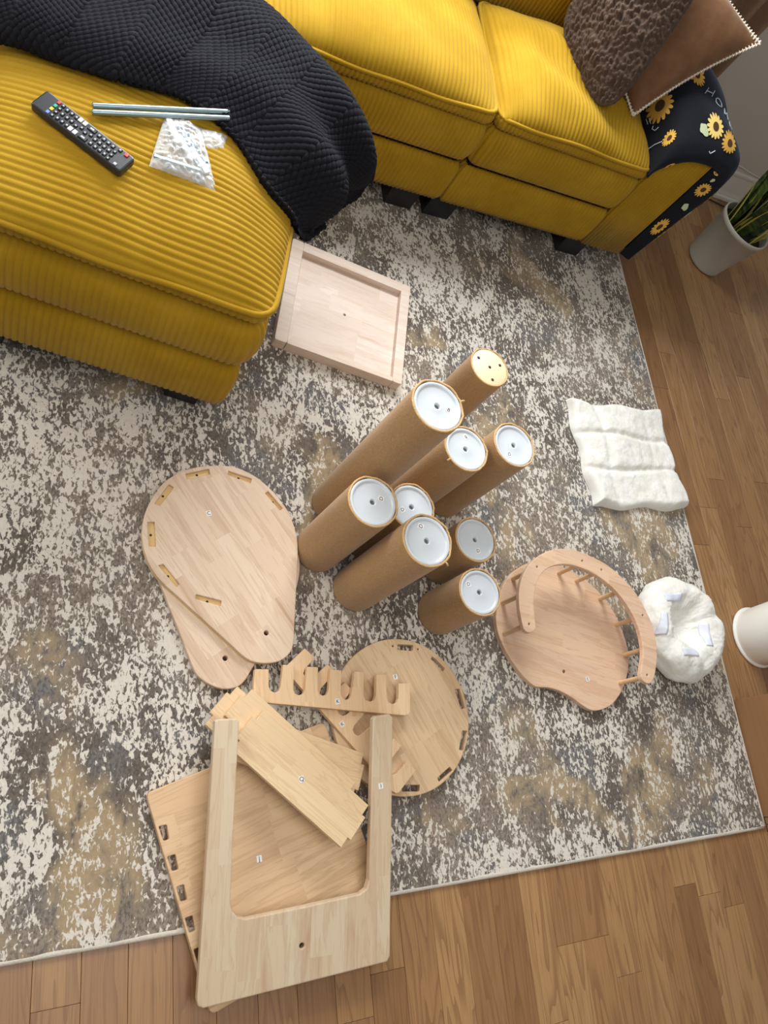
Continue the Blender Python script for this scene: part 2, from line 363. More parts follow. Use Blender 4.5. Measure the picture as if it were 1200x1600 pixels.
TEAR_PINS = ((0.4082,0.754),(0.51,0.7554),(0.595,0.6984),(0.3282,0.693),(0.301,0.5959),(0.3385,0.4998),(0.4257,0.4428))
ROUND_SLOTS = (((0.9064,0.3413),(0.9509,0.3387),(0.9472,0.3235),(0.9041,0.328)),((1.0035,0.309),(1.0355,0.2777),(1.0273,0.2699),(0.9967,0.3026)),((1.0569,0.2236),(1.0712,0.2245),(1.0798,0.1757),(1.0666,0.1749)),((1.0625,0.1219),(1.0767,0.1196),(1.0581,0.0742),(1.0454,0.0765)),((0.974,0.0165),(1.0123,0.039),(1.0193,0.0303),(0.9775,0.0069)),((0.8763,0.0093),(0.9238,0.005),(0.9202,-0.0091),(0.8752,-0.0049)))
COMB = ((0.5234,0.2837),(0.5552,0.2828),(0.5532,0.2448),(0.5562,0.2355),(0.5656,0.2305),(0.5756,0.2334),(0.5803,0.2422),(0.5896,0.292),(0.6153,0.289),(0.6107,0.236),(0.614,0.2266),(0.6234,0.2222),(0.6333,0.2252),(0.6387,0.235),(0.6479,0.2862),(0.6743,0.2841),(0.6694,0.2321),(0.6724,0.2229),(0.6813,0.2192),(0.6908,0.2218),(0.696,0.2311),(0.7049,0.2788),(0.7324,0.2753),(0.7263,0.2214),(0.7292,0.2117),(0.7382,0.2072),(0.748,0.2102),(0.7531,0.2196),(0.7667,0.2719),(0.7896,0.2702),(0.7843,0.2156),(0.7879,0.2051),(0.7991,0.2004),(0.8104,0.2034),(0.8157,0.2125),(0.8237,0.2632),(0.8496,0.261),(0.8439,0.2061),(0.848,0.1961),(0.8587,0.1921),(0.8699,0.1951),(0.8751,0.204),(0.8808,0.24),(0.9116,0.2389),(0.9036,0.1718),(0.8987,0.1661),(0.8883,0.1638),(0.5133,0.2133))
FRAME = ((0.4095,0.1674),(0.416,0.1707),(0.4545,0.1699),(0.4599,0.1646),(0.4523,0.0074),(0.4455,-0.1738),(0.4495,-0.188),(0.4598,-0.1998),(0.4766,-0.2059),(0.5982,-0.2027),(0.7248,-0.1974),(0.74,-0.1897),(0.7465,-0.1732),(0.7555,-0.0149),(0.7649,0.1519),(0.7715,0.1584),(0.8069,0.1607),(0.8148,0.1534),(0.8033,-0.0849),(0.7911,-0.3268),(0.784,-0.3365),(0.5769,-0.3415),(0.3964,-0.3457),(0.3867,-0.3405),(0.384,-0.3304),(0.3964,-0.0962))
J_SLOTS = (((0.3188,-0.0191),(0.3347,-0.0175),(0.3396,-0.045),(0.3286,-0.0474)),((0.3354,-0.077),(0.3513,-0.0744),(0.3574,-0.1029),(0.3451,-0.1046)),((0.3527,-0.1342),(0.3676,-0.1312),(0.3736,-0.1597),(0.3613,-0.1615)),((0.3688,-0.1912),(0.3836,-0.1887),(0.3895,-0.2165),(0.3772,-0.2184)))
BED = ((1.3534,0.5688),(1.3214,0.5542),(1.2918,0.5365),(1.2667,0.5131),(1.2494,0.489),(1.2328,0.4546),(1.2213,0.4251),(1.2157,0.4002),(1.2164,0.3673),(1.2236,0.3407),(1.2353,0.3122),(1.2613,0.2695),(1.281,0.245),(1.302,0.2264),(1.3182,0.2198),(1.3555,0.2165),(1.3941,0.2049),(1.4312,0.1852),(1.4582,0.1659),(1.4864,0.1504),(1.5184,0.1488),(1.5596,0.159),(1.5967,0.1823),(1.6286,0.2148),(1.6521,0.2504),(1.6679,0.2892),(1.6709,0.3223),(1.6679,0.3535),(1.6593,0.3963),(1.6457,0.4326),(1.6209,0.4712),(1.5843,0.5097),(1.5351,0.543),(1.4836,0.5644),(1.4358,0.5741),(1.3925,0.5757))
RAIL = ((1.222,0.3636),(1.2205,0.3913),(1.2222,0.4232),(1.2314,0.4639),(1.2537,0.5057),(1.2914,0.5427),(1.3435,0.5706),(1.3985,0.5823),(1.4516,0.5799),(1.5025,0.5643),(1.5429,0.548),(1.5815,0.5238),(1.6269,0.4813),(1.6475,0.4528),(1.6639,0.4199),(1.6785,0.3717),(1.6813,0.3242),(1.6702,0.2733),(1.6487,0.2279),(1.6306,0.2059),(1.6125,0.2016),(1.5962,0.2123),(1.5951,0.2275),(1.6046,0.2498),(1.62,0.2826),(1.6269,0.3247),(1.6224,0.3674),(1.6065,0.4106),(1.5747,0.4581),(1.5292,0.4966),(1.4806,0.5214),(1.4299,0.535),(1.3879,0.5365),(1.3494,0.5278),(1.3202,0.512),(1.2973,0.4882),(1.2782,0.4525),(1.2692,0.4198),(1.2649,0.3835),(1.2627,0.3596),(1.2509,0.3478),(1.2336,0.3459),(1.2235,0.355))
RAIL_HOLES = ((1.303,0.5262),(1.4675,0.5496),(1.5324,0.5254),(1.652,0.3935),(1.6183,0.2247),(1.2432,0.3683))
DOWELS = ((1.2968,0.5226),(1.2483,0.4514),(1.2366,0.3651),(1.466,0.5441),(1.5271,0.5221),(1.6041,0.4696),(1.647,0.3904),(1.6529,0.3005),(1.6143,0.2208))
MAT = ((1.6361,1.134),(1.6722,1.1541),(1.7393,1.1469),(1.8344,1.1561),(1.9168,1.1489),(2.0494,1.1629),(2.0637,1.1136),(2.0813,1.0195),(2.0623,0.9702),(2.0691,0.892),(2.0851,0.834),(2.0815,0.7887),(1.9971,0.7958),(1.9109,0.7894),(1.8364,0.7773),(1.7553,0.7714),(1.6772,0.7677),(1.6662,0.7835),(1.6588,0.8332),(1.6492,0.8748),(1.6483,0.9524),(1.6376,1.0126),(1.6321,1.0744))
BLANKET_FLOWERS = ((0.55, 0.082, 0.046, 'petal', 0.2), (0.385, 0.318, 0.040, 'petal_pale', 0.9), (0.325, 0.412, 0.043, 'petal', 0.4), (0.67, 0.285, 0.034, 'petal', 1.4), (0.345, 0.100, 0.026, 'petal', 0.3), (0.15, 0.690, 0.045, 'petal', 0.0), (0.11, 0.86, 0.045, 'petal', 1.0), (0.02, 0.185, 0.022, 'petal', 0.5), (-0.075, 0.665, 0.030, 'petal', 0.3), (-0.075, 0.84, 0.030, 'petal', 1.1), (-0.08, 0.545, 0.018, 'petal_pale', 0.1))
BLANKET_LEAVES = ((0.36, 0.258, 0.030, 2.4), (0.07, 0.765, 0.022, 0.6), (0.10, 0.655, 0.018, 1.6), (-0.07, 0.745, 0.020, 0.4), (-0.07, 0.60, 0.016, 2.0))
BLANKET_STROKES = (((.573, .302), (.618, .338)), ((.573, .345), (.618, .381)), ((.5955, .3165), (.5955, .3597)),
 ((.555, .425), (.575, .428), (.587, .412), (.585, .392), (.572, .376), (.552, .366), (.538, .374), (.537, .395), (.545, .415), (.558, .427)),
 ((.515, .430), (.568, .462), (.530, .458), (.565, .488), (.515, .478)), ((.48, .478), (.535, .510)), ((.48, .478), (.47, .498)), ((.507, .494), (.497, .510)), ((.535, .510), (.525, .526)),
 ((.55, .024), (.517, .024)), ((.539, .036), (.506, .036)), ((.483, .043), (.472, .038), (.452, .048), (.452, .062)), ((.393, .008), (.382, .043), (.360, .072)), ((.202, .331), (.182, .345), (.225, .356)))
STRAPS = ((-0.055, 0.084, 0.04, 0.036, 0.012), (-0.120, 0.004, -1.80, 0.032, 0.011), (0.052, -0.030, -1.70, 0.036, 0.012), (-0.045, -0.083, -0.04, 0.032, 0.012))

# ------------------------------------------------------------------ the room
Z_RUG = 0.008
FX0, FX1, FY0, FY1 = -0.75, 3.75, -1.05, 2.42
floor = box('floor', ((FX0 + FX1) / 2, (FY0 + FY1) / 2, -0.03), (FX1 - FX0, FY1 - FY0, 0.05), M['subfloor']); tag(floor, kind='structure')
floor.location = (0, 0, 0)
floor.data.transform(Matrix.Translation(((FX0 + FX1) / 2, (FY0 + FY1) / 2, -0.031)))
PW = 0.083
random.seed(11)
x = 1.014 - PW * math.floor((1.014 - FX0) / PW)
while x + PW <= FX1 + 0.001:
    y = FY0 - random.uniform(0, 0.5)
    while y < FY1:
        L = random.uniform(0.42, 1.25)
        a, b = max(y, FY0), min(y + L, FY1)
        if FY1 - b < 0.2: b = FY1
        if b - a > 0.05:
            bm = bmesh.new(); box_bm(bm, (0, 0, 0), (PW - 0.0006, b - a - 0.0006, 0.006))
            me = bm_mesh(bm, 0.0006, 1)
            o = link('plank', me, M['oak'], floor); o.location = (x + PW / 2, (a + b) / 2, -0.003)
        y = b
    x += PW

WY = 2.42
def multi_box(name, boxes, m, parent=None, bevel=0.0):
    bm = bmesh.new()
    for c, s in boxes: box_bm(bm, c, s)
    return link(name, bm_mesh(bm, bevel), m, parent)
WX0, WX1, WZ0, WZ1 = 0.10, 2.03, 0.70, 2.05
wall = multi_box('wall_back', [((-0.325, WY + 0.07, 1.25), (WX0 + 0.75, 0.14, 2.5)), (((WX1 + 3.75) / 2, WY + 0.07, 1.25), (3.75 - WX1, 0.14, 2.5)),
                               (((WX0 + WX1) / 2, WY + 0.07, WZ0 / 2), (WX1 - WX0, 0.14, WZ0)), (((WX0 + WX1) / 2, WY + 0.07, (WZ1 + 2.5) / 2), (WX1 - WX0, 0.14, 2.5 - WZ1))], M['wall_paint'])
tag(wall, kind='structure')
win = bpy.data.objects.new('window_1', None); COL.objects.link(win); win.location = ((WX0 + WX1) / 2, WY + 0.07, WZ0); tag(win, kind='structure')
ww, wh = WX1 - WX0, WZ1 - WZ0
for c, s in (((-ww / 2 + 0.02, 0, wh / 2), (0.04, 0.06, wh)), ((ww / 2 - 0.02, 0, wh / 2), (0.04, 0.06, wh)), ((0, 0, 0.02), (ww - 0.08, 0.06, 0.04)), ((0, 0, wh - 0.02), (ww - 0.08, 0.06, 0.04)), ((0, 0, wh / 2), (0.04, 0.05, wh - 0.08))):
    box('window_frame', c, s, M['trim_paint'], win, 0.003)
for sx in (-1, 1):
    box('pane', (sx * (ww / 4 - 0.01), 0, wh / 2), (ww / 2 - 0.06, 0.004, wh - 0.08), M['window_glass'], win)
box('window_sill', (0, -0.075, -0.0125), (ww + 0.06, 0.05, 0.025), M['trim_paint'], win, 0.004)
bb = multi_box('baseboard_back', [((2.9, WY - 0.0075, 0.07), (1.7, 0.015, 0.14)), ((2.9, WY - 0.010, 0.134), (1.7, 0.02, 0.014))], M['trim_paint'], None, 0.002); tag(bb, kind='structure')
tr = multi_box('trim_1', [((2.9, WY - 0.0245, 0.0105), (1.7, 0.017, 0.021))], M['trim_paint'], None, 0.005); tag(tr, kind='structure')
# curtain: a pleated hanging sheet beside the window
n = 120; sx = np.linspace(0, 1, n); zz = np.linspace(0.015, 2.2, 14)
Pt = np.zeros((n, len(zz), 3))
for j, z in enumerate(zz):
    Pt[:, j, 0] = 1.885 + 0.375 * sx + 0.006 * np.sin(3 * z + 9 * sx)
    Pt[:, j, 1] = 2.365 + 0.028 * np.sin(sx * 2 * PI * 3.6 + 0.6 + 0.25 * np.sin(z * 2)) + 0.004 * np.sin(z * 4)
    Pt[:, j, 2] = z
cur = link('curtain', grid_mesh(Pt), M['curtain_cloth']); tag(cur, 'brown pleated curtain hanging beside the window behind the sofa arm', 'curtain')
cm = cur.modifiers.new('thickness', 'SOLIDIFY'); cm.thickness = 0.003; cm.offset = 0
# cords
for path, r, m, lab in (([(2.55, 2.392, 0.115), (2.60, 2.389, 0.09), (2.66, 2.383, 0.032), (2.72, 2.37, 0.008), (2.80, 2.355, 0.006), (2.92, 2.34, 0.006)], 0.0035, 'cord_black', 'thin black power cord running down the white baseboard behind the plant'),
                        ([(2.45, 2.412, 0.150), (2.70, 2.414, 0.172), (2.80, 2.414, 0.166), (2.95, 2.414, 0.150), (3.3, 2.414, 0.148)], 0.003, 'cord_white', 'pale thin cord lying along the top of the baseboard')):
    o = link('power_cord', tube_mesh(catmull(path, 6, False), r, 8), M[m]); tag(o, lab, 'cord')

# ------------------------------------------------------------------ rug
RX0, RX1, RY0, RY1 = -0.72, 2.083, -0.217, 2.2
rug = thing('area_rug', ((RX0 + RX1) / 2, (RY0 + RY1) / 2, 0), 'large distressed abstract rug in cream, charcoal and tan under the sofa and wooden parts', 'rug')
box('rug_pile', (0, 0, Z_RUG / 2 + 0.0002), (RX1 - RX0 - 0.008, RY1 - RY0 - 0.008, Z_RUG - 0.0004), M['rug_pile'], rug)
hx, hy = (RX1 - RX0) / 2 - 0.003, (RY1 - RY0) / 2 - 0.003
for a, b in (((-hx, -hy), (hx, -hy)), ((hx, -hy), (hx, hy)), ((hx, hy), (-hx, hy)), ((-hx, hy), (-hx, -hy))):
    k = np.linspace(0, 1, 60)[:, None]; pa = np.c_[np.array(a) * (1 - k) + np.array(b) * k, np.full(60, 0.0044)]
    nn = np.random.RandomState(3).randn(60) * 0.0004; pa[:, 2] += nn
    bme = tube_mesh(pa, 0.0066, 10)
    for v_ in bme.vertices: v_.co.z = 0.0044 + (v_.co.z - 0.0044) * 0.62
    link('binding', bme, M['rug_binding'], rug)

# ------------------------------------------------------------------ corduroy upholstery builders
PITCH = 0.0143; AMP = 0.0054; SPR = 6
def ribf(s): return np.abs(np.sin(PI * s / PITCH)) ** 0.5 - 0.78
def rrect(sx, sy, r, step):
    """closed rounded rectangle: points, outward normals, arc length"""
    hx, hy = sx / 2 - r, sy / 2 - r
    pts, nor = [], []
    def seg(p, q, nrm):
        L = math.dist(p, q); m = max(2, int(L / step))
        for k in range(m): t = k / m; pts.append((p[0] + (q[0] - p[0]) * t, p[1] + (q[1] - p[1]) * t)); nor.append(nrm)
    def arc(cx, cy, a0):
        m = max(3, int(r * PI / 2 / step))
        for k in range(m): a = a0 + PI / 2 * k / m; pts.append((cx + r * math.cos(a), cy + r * math.sin(a))); nor.append((math.cos(a), math.sin(a)))
    seg((-hx, -hy - r), (hx, -hy - r), (0, -1)); arc(hx, -hy, -PI / 2)
    seg((hx + r, -hy), (hx + r, hy), (1, 0)); arc(hx, hy, 0)
    seg((hx, hy + r), (-hx, hy + r), (0, 1)); arc(-hx, hy, PI / 2)
    seg((-hx - r, hy), (-hx - r, -hy), (-1, 0)); arc(-hx, -hy, PI)
    pts = np.array(pts); nor = np.array(nor)
    d = np.linalg.norm(np.roll(pts, -1, 0) - pts, axis=1); s = np.r_[0, np.cumsum(d)[:-1]]
    tot = d.sum(); s = s / tot * round(tot / PITCH) * PITCH
    return pts, nor, s
def band(name, sx, sy, r, prof, parent, loc=(0, 0), rz=0.0, amp=AMP, m='corduroy'):
    """upholstered band with upright ribs; prof: (outset, z)"""
    p, nr, s = rrect(sx, sy, r, PITCH / SPR)
    Pt = np.zeros((len(p), len(prof), 3)); rf = ribf(s) * amp
    for j, (o, z) in enumerate(prof):
        Pt[:, j, :2] = p + nr * (o + rf)[:, None]; Pt[:, j, 2] = z
    me = grid_mesh(Pt, close_u=True)
    ob = link(name, me, M[m], parent); ob.location = (loc[0], loc[1], 0); ob.rotation_euler = (0, 0, rz); return ob
def prof_band(z0, z1, bulge, edge, n=9):
    out = [(-edge * 1.6, z0 + 0.002)]
    for k in range(n):
        t = k / (n - 1); z = z0 + (z1 - z0) * t
        out.append((bulge * (1 - abs(2 * t - 1) ** 2.4) ** 1.0 - edge * (abs(2 * t - 1) ** 8), z))
    out.append((-edge * 1.6, z1 - 0.002)); return out
def fdome(t): return np.clip(1 - np.abs(t) ** 2.6, 0, 1) ** 0.55
def dome_z(a, b, sx, sy, z0, h):
    return z0 + h * fdome(np.clip(np.asarray(a) / (sx / 2), -1, 1)) * fdome(np.clip(np.asarray(b) / (sy / 2), -1, 1))
def dome(name, sx, sy, z0, h, ribs, parent, loc=(0, 0), rz=0.0, m='corduroy', wob=0.0, seed=0):
    """puffed cushion top; ribs='x' means the ribs run along local x"""
    dense = int((sy if ribs == 'x' else sx) / PITCH) * SPR; coarse = 44
    c = np.sin(np.linspace(-PI / 2, PI / 2, coarse)); dn = np.linspace(-1, 1, dense)
    U, V = np.meshgrid(c if ribs == 'x' else dn, dn if ribs == 'x' else c, indexing='ij')
    k = 0.022
    Xx = sx / 2 * U * (1 - k * V ** 6); Yy = sy / 2 * V * (1 - k * U ** 6)
    Zz = z0 + h * fdome(U) * fdome(V)
    if wob:
        rs = np.random.RandomState(seed)
        for _ in range(5):
            a, b, p = rs.uniform(1, 4), rs.uniform(1, 4), rs.uniform(0, 6)
            Zz = Zz + wob * np.sin(a * U * 2 + b * V * 2 + p) * fdome(U) * fdome(V)
    Pt = np.stack([Xx, Yy, Zz], -1); nn = grid_normals(Pt)
    s = (V * sy / 2 if ribs == 'x' else U * sx / 2)
    Pt = Pt + nn * (ribf(s) * AMP * 0.85)[..., None]
    ob = link(name, grid_mesh(Pt), M[m], parent); ob.location = (loc[0], loc[1], 0); ob.rotation_euler = (0, 0, rz); return ob
def piping(parent, sx, sy, r, z, loc, rz=0.0, rad=0.0062, seed=1):
    p, nr, s = rrect(sx, sy, r, 0.012); k = 0.022
    U, V = p[:, 0] / (sx / 2), p[:, 1] / (sy / 2)
    rs = np.random.RandomState(seed); ph = rs.uniform(0, 6, 3)
    z_ = z + 0.003 * np.sin(s * 9 + ph[0]) + 0.002 * np.sin(s * 23 + ph[1])
    pa = np.c_[p[:, 0] * (1 - k * V ** 6), p[:, 1] * (1 - k * U ** 6), z_]
    ob = link('piping', tube_mesh(pa, rad, 8, True), M['corduroy'], parent); ob.location = (loc[0], loc[1], 0); ob.rotation_euler = (0, 0, rz); return ob

# ------------------------------------------------------------------ sofa
sofa = thing('sofa', (1.0, 2.08, Z_RUG), 'yellow corduroy sofa under the window with two seat cushions and a low arm', 'sofa')
SO = np.array([1.0, 2.08]); SZ = Z_RUG
def sl(x, y): return (x - SO[0], y - SO[1])
for k, (x0, x1) in enumerate(((-0.25, 0.44), (0.45, 1.185), (1.192, 1.782))):
    cx, sx = (x0 + x1) / 2, x1 - x0
    band('base_panel', sx, 0.62, 0.012, prof_band(0.092, 0.252, 0.004, 0.010), sofa, sl(cx, 1.765 + 0.31))
    band('seat_frame', sx - 0.004, 0.63, 0.035, prof_band(0.256, 0.412, 0.014, 0.020), sofa, sl(cx, 1.762 + 0.315))
    cu = band('seat_cushion', sx - 0.006, 0.48, 0.03, [(-0.03, 0.408), (-0.004, 0.410), (0.004, 0.422), (0.003, 0.438), (-0.002, 0.446)], sofa, sl(cx, 1.758 + 0.24))
    cu_loc = sl(cx, 1.758 + 0.24)
    t = dome('cushion_top', sx - 0.006, 0.48, 0.448, 0.085, 'y', cu, wob=0.004, seed=k + 2)
    piping(cu, sx - 0.002, 0.484, 0.03, 0.448, (0, 0), seed=k + 4)
for k, (x0, x1) in enumerate(((-0.25, 0.44), (0.45, 1.185), (1.192, 1.79))):
    cx, sx = (x0 + x1) / 2, x1 - x0
    pr = [(-0.02, 0.42), (0.0, 0.44), (0.006, 0.55), (0.004, 0.68), (-0.008, 0.78), (-0.03, 0.815), (-0.058, 0.825), (-0.0745, 0.827)]
    band('back_cushion', sx - 0.006, 0.15, 0.045, pr, sofa, sl(cx, 2.33))
arm = band('arm', 0.184, 0.555, 0.014, [(-0.02, 0.094), (0, 0.092), (0.001, 0.3), (0.001, 0.525), (-0.004, 0.541), (-0.02, 0.547), (-0.05, 0.549), (-0.0905, 0.55)], sofa, sl(1.879, 1.768 + 0.2775))
for fx, fy in ((0.30, 1.85), (1.09, 1.835), (1.235, 1.835), (1.80, 1.835), (0.30, 2.33), (1.235, 2.33), (1.80, 2.27)):
    q = sl(fx, fy); box('foot', (q[0], q[1], 0.045), (0.10, 0.075, 0.09), M['black_plastic'], sofa, 0.004)

# ------------------------------------------------------------------ ottoman
OR = math.radians(-12.0); OU = np.array([math.cos(OR), math.sin(OR)]); ON = np.array([-math.sin(OR), math.cos(OR)])
OW, OD = 0.63, 0.64
OC = np.array([0.452, 0.902]) - OU * OW / 2 + ON * OD / 2
OTZ, OTH = 0.478, 0.075
ott = thing('ottoman', (OC[0], OC[1], Z_RUG), 'square yellow corduroy ottoman with a puffed top, carrying the remote', 'ottoman', rz=OR)
def ott_local(x, y):
    d = np.stack([np.asarray(x) - OC[0], np.asarray(y) - OC[1]], -1); return d @ OU, d @ ON
def ott_top(x, y):
    a, b = ott_local(x, y); return dome_z(a, b, OW + 0.01, OD + 0.01, OTZ, OTH) + Z_RUG
band('base_panel', OW - 0.01, OD - 0.01, 0.022, prof_band(0.082, 0.262, 0.010, 0.014), ott)
band('seat_frame', OW - 0.012, OD - 0.012, 0.035, prof_band(0.266, 0.432, 0.022, 0.022), ott)
tc = band('top_cushion', OW - 0.012, OD - 0.012, 0.03, [(-0.03, 0.43), (-0.004, 0.434), (0.006, 0.448), (0.006, 0.464), (-0.001, 0.474)], ott)
dome('cushion_top', OW + 0.008, OD + 0.008, OTZ, OTH, 'x', tc, wob=0.003, seed=9)
piping(tc, OW + 0.012, OD + 0.012, 0.035, OTZ, (0, 0), rad=0.0065)
for a, b in ((-1, -1), (1, -1), (1, 1), (-1, 1)):
    box('foot', (a * (OW / 2 - 0.09), b * (OD / 2 - 0.080), 0.04), (0.08, 0.07, 0.08), M['black_plastic'], ott, 0.004)

# ------------------------------------------------------------------ knitted throw over the ottoman
CG = [  # rows from the near edge to the far edge, columns from the left to the hem that hangs off the right side
 [(-0.115, 1.375, .520), (-0.02, 1.353, .555), (0.125, 1.318, .556), (0.262, 1.318, .556), (0.360, 1.262, .552), (0.440, 1.170, .530), (0.525, 1.150, .47), (0.598, 1.245, .36)],
 [(-0.115, 1.385, .545), (-0.015, 1.362, .578), (0.130, 1.332, .582), (0.270, 1.332, .582), (0.372, 1.280, .580), (0.458, 1.195, .555), (0.555, 1.190, .475), (0.606, 1.262, .345)],
 [(-0.115, 1.450, .575), (0.000, 1.405, .598), (0.155, 1.390, .612), (0.310, 1.385, .606), (0.420, 1.350, .600), (0.525, 1.290, .565), (0.625, 1.300, .470), (0.660, 1.345, .335)],
 [(-0.115, 1.540, .575), (0.020, 1.500, .600), (0.190, 1.490, .612), (0.360, 1.475, .596), (0.480, 1.445, .600), (0.590, 1.385, .555), (0.685, 1.375, .475), (0.722, 1.405, .340)],
 [(-0.115, 1.640, .570), (0.040, 1.610, .590), (0.215, 1.600, .605), (0.395, 1.580, .606), (0.530, 1.545, .585), (0.640, 1.470, .560), (0.728, 1.425, .475), (0.765, 1.450, .350)],
 [(-0.115, 1.730, .555), (0.050, 1.710, .572), (0.240, 1.690, .575), (0.425, 1.660, .585), (0.560, 1.620, .550), (0.672, 1.535, .520), (0.755, 1.470, .450), (0.785, 1.480, .365)],
 [(-0.115, 1.760, .470), (0.050, 1.755, .470), (0.250, 1.745, .460), (0.445, 1.700, .470), (0.585, 1.650, .440), (0.690, 1.570, .415), (0.765, 1.500, .375), (0.785, 1.490, .335)]]
CG = np.array(CG)
def spline_grid(C, nu, nv):
    def cr(A, t):  # A: (n, ...), t in [0, n-1]
        n = len(A); i = np.clip(np.floor(t).astype(int), 0, n - 2); f = (t - i)
        g = lambda k: A[np.clip(i + k, 0, n - 1)]
        sh = (-1,) + (1,) * (A.ndim - 1); f = f.reshape(sh)
        return 0.5 * (2 * g(0) + (g(1) - g(-1)) * f + (2 * g(-1) - 5 * g(0) + 4 * g(1) - g(2)) * f ** 2 + (3 * g(0) - g(-1) - 3 * g(1) + g(2)) * f ** 3)
    R = cr(C, np.linspace(0, C.shape[0] - 1, nu))
    return cr(R.swapaxes(0, 1), np.linspace(0, C.shape[1] - 1, nv)).swapaxes(0, 1)
B = spline_grid(CG, 250, 460)
inside = ott_top(B[..., 0], B[..., 1]) + 0.008
la, lb = ott_local(B[..., 0], B[..., 1])
msk = (np.abs(la) < OW / 2 + 0.014) & (np.abs(lb) < OD / 2 + 0.014)
edge = np.zeros(B.shape[:2]); edge[:22] = np.linspace(1, 0, 22)[:, None]
B[..., 2] = np.where(msk, np.maximum(B[..., 2], inside + 0.004), B[..., 2])
# arc lengths for the knit pattern
du = np.r_[np.zeros((1, B.shape[1])), np.cumsum(np.linalg.norm(np.diff(B, axis=0), axis=2), 0)]
dv = np.c_[np.zeros((B.shape[0], 1)), np.cumsum(np.linalg.norm(np.diff(B, axis=1), axis=2), 1)]
du = np.repeat(du.mean(1, keepdims=True), B.shape[1], 1); dv = np.repeat(dv.mean(0, keepdims=True), B.shape[0], 0)
# soft folds running from the ottoman corner to the hem
fold = 0.020 * np.sin(du * 34 + 1.5 + dv * 3) * np.clip((dv - 0.50) / 0.3, 0, 1) * np.clip((0.98 - dv) / 0.12, 0.25, 1) + 0.006 * np.sin(du * 17 + dv * 6)
N = grid_normals(B); N[N[..., 2] < 0] *= -1
B = B + N * fold[..., None] * (1 - edge)[..., None]
CW = 0.105; tri = np.abs(((dv / CW) % 2) - 1) * CW
row = du * 1.0 + tri * 0.95
rp, bp = 0.0150, 0.0105
ridx = np.floor(row / rp)
hgt = np.abs(np.sin(PI * row / rp)) ** 0.7 * (0.68 + 0.32 * np.abs(np.sin(PI * (dv / bp + 0.5 * (ridx % 2)))) ** 0.8)
B = B + N * (hgt * 0.0082)[..., None]
thr = link('throw_blanket', grid_mesh(B), M['charcoal_knit'])
tag(thr, 'charcoal black chunky chevron knit throw draped over the ottoman', 'blanket')
sm = thr.modifiers.new('thickness', 'SOLIDIFY'); sm.thickness = 0.006; sm.offset = -1

# ------------------------------------------------------------------ pillows leaning in the sofa corner
def pillow(name, c00, c10, c11, c01, thick, m, parent, n=60, pinch=0.10, disp=None, corner=0.0):
    """c00..c01: corners counter-clockwise; puffed square cushion as one closed mesh"""
    c = [np.array(q, float) for q in (c00, c10, c11, c01)]
    u = np.linspace(-1, 1, n); U, V = np.meshgrid(u, u, indexing='ij')
    rc_ = 1 - corner * (U * V) ** 4
    a, b = (1 + U * rc_ * (1 - pinch * (1 - V ** 2))) / 2, (1 + V * rc_ * (1 - pinch * (1 - U ** 2))) / 2
    P0 = (1 - a)[..., None] * (1 - b)[..., None] * c[0] + a[..., None] * (1 - b)[..., None] * c[1] + a[..., None] * b[..., None] * c[2] + (1 - a)[..., None] * b[..., None] * c[3]
    nn = np.cross(c[1] - c[0], c[3] - c[0]); nn /= np.linalg.norm(nn)
    th = thick * (np.clip(1 - np.abs(U) ** 2.2, 0, 1) ** 0.62) * (np.clip(1 - np.abs(V) ** 2.2, 0, 1) ** 0.62)
    F = P0 + nn * th[..., None]; K = P0 - nn * (th * 0.9)[..., None]
    if disp is not None:
        F = F + nn * disp(F, th)[..., None]
    me1 = grid_mesh(F); me2 = grid_mesh(K[::-1])
    bm = bmesh.new(); bm.from_mesh(me1); bm.from_mesh(me2); bmesh.ops.remove_doubles(bm, verts=list(bm.verts), dist=0.0006)
    me = bpy.data.meshes.new(name); bm.to_mesh(me); bm.free(); bpy.data.meshes.remove(me1); bpy.data.meshes.remove(me2)
    return link(name, me, M[m], parent, True), F, P0
def nz(Fp, s, a):
    fl = Fp.reshape(-1, 3); return np.array([noise.noise(Vector(q) * s) for q in fl]).reshape(Fp.shape[:2]) * a
def vor(Fp, s, a):
    fl = Fp.reshape(-1, 3); return np.array([noise.voronoi(Vector(q) * s)[0][0] for q in fl]).reshape(Fp.shape[:2]) * a

# velvet pillow (behind) and sherpa pillow (in front)
vA, vB = np.array((1.655, 1.870, 0.535)), np.array((1.965, 2.010, 0.800))
vD = vA + np.array((-0.17, 0.31, 0.05)); vC = vB + np.array((-0.30, 0.26, 0.07))
vp = thing('velvet_pillow', (1.70, 2.05, 0.53), 'brown velvet pillow with cream blanket stitching leaning over the sofa arm', 'pillow')
def rel(q, o): return tuple(np.array(q) - np.array(o.location))
ob, F, P0 = pillow('pillow_body', rel(vA, vp), rel(vB, vp), rel(vC, vp), rel(vD, vp), 0.085, 'brown_velvet', vp, 50, 0.08, lambda F, t: nz(F, 14, 0.006) * (t > 0.002))
bm = bmesh.new()
edges = [P0[0, :], P0[:, -1], P0[-1, ::-1], P0[::-1, 0]]
nrm = np.cross(vD - vA, vB - vA); nrm /= np.linalg.norm(nrm)
cen = P0.reshape(-1, 3).mean(0)
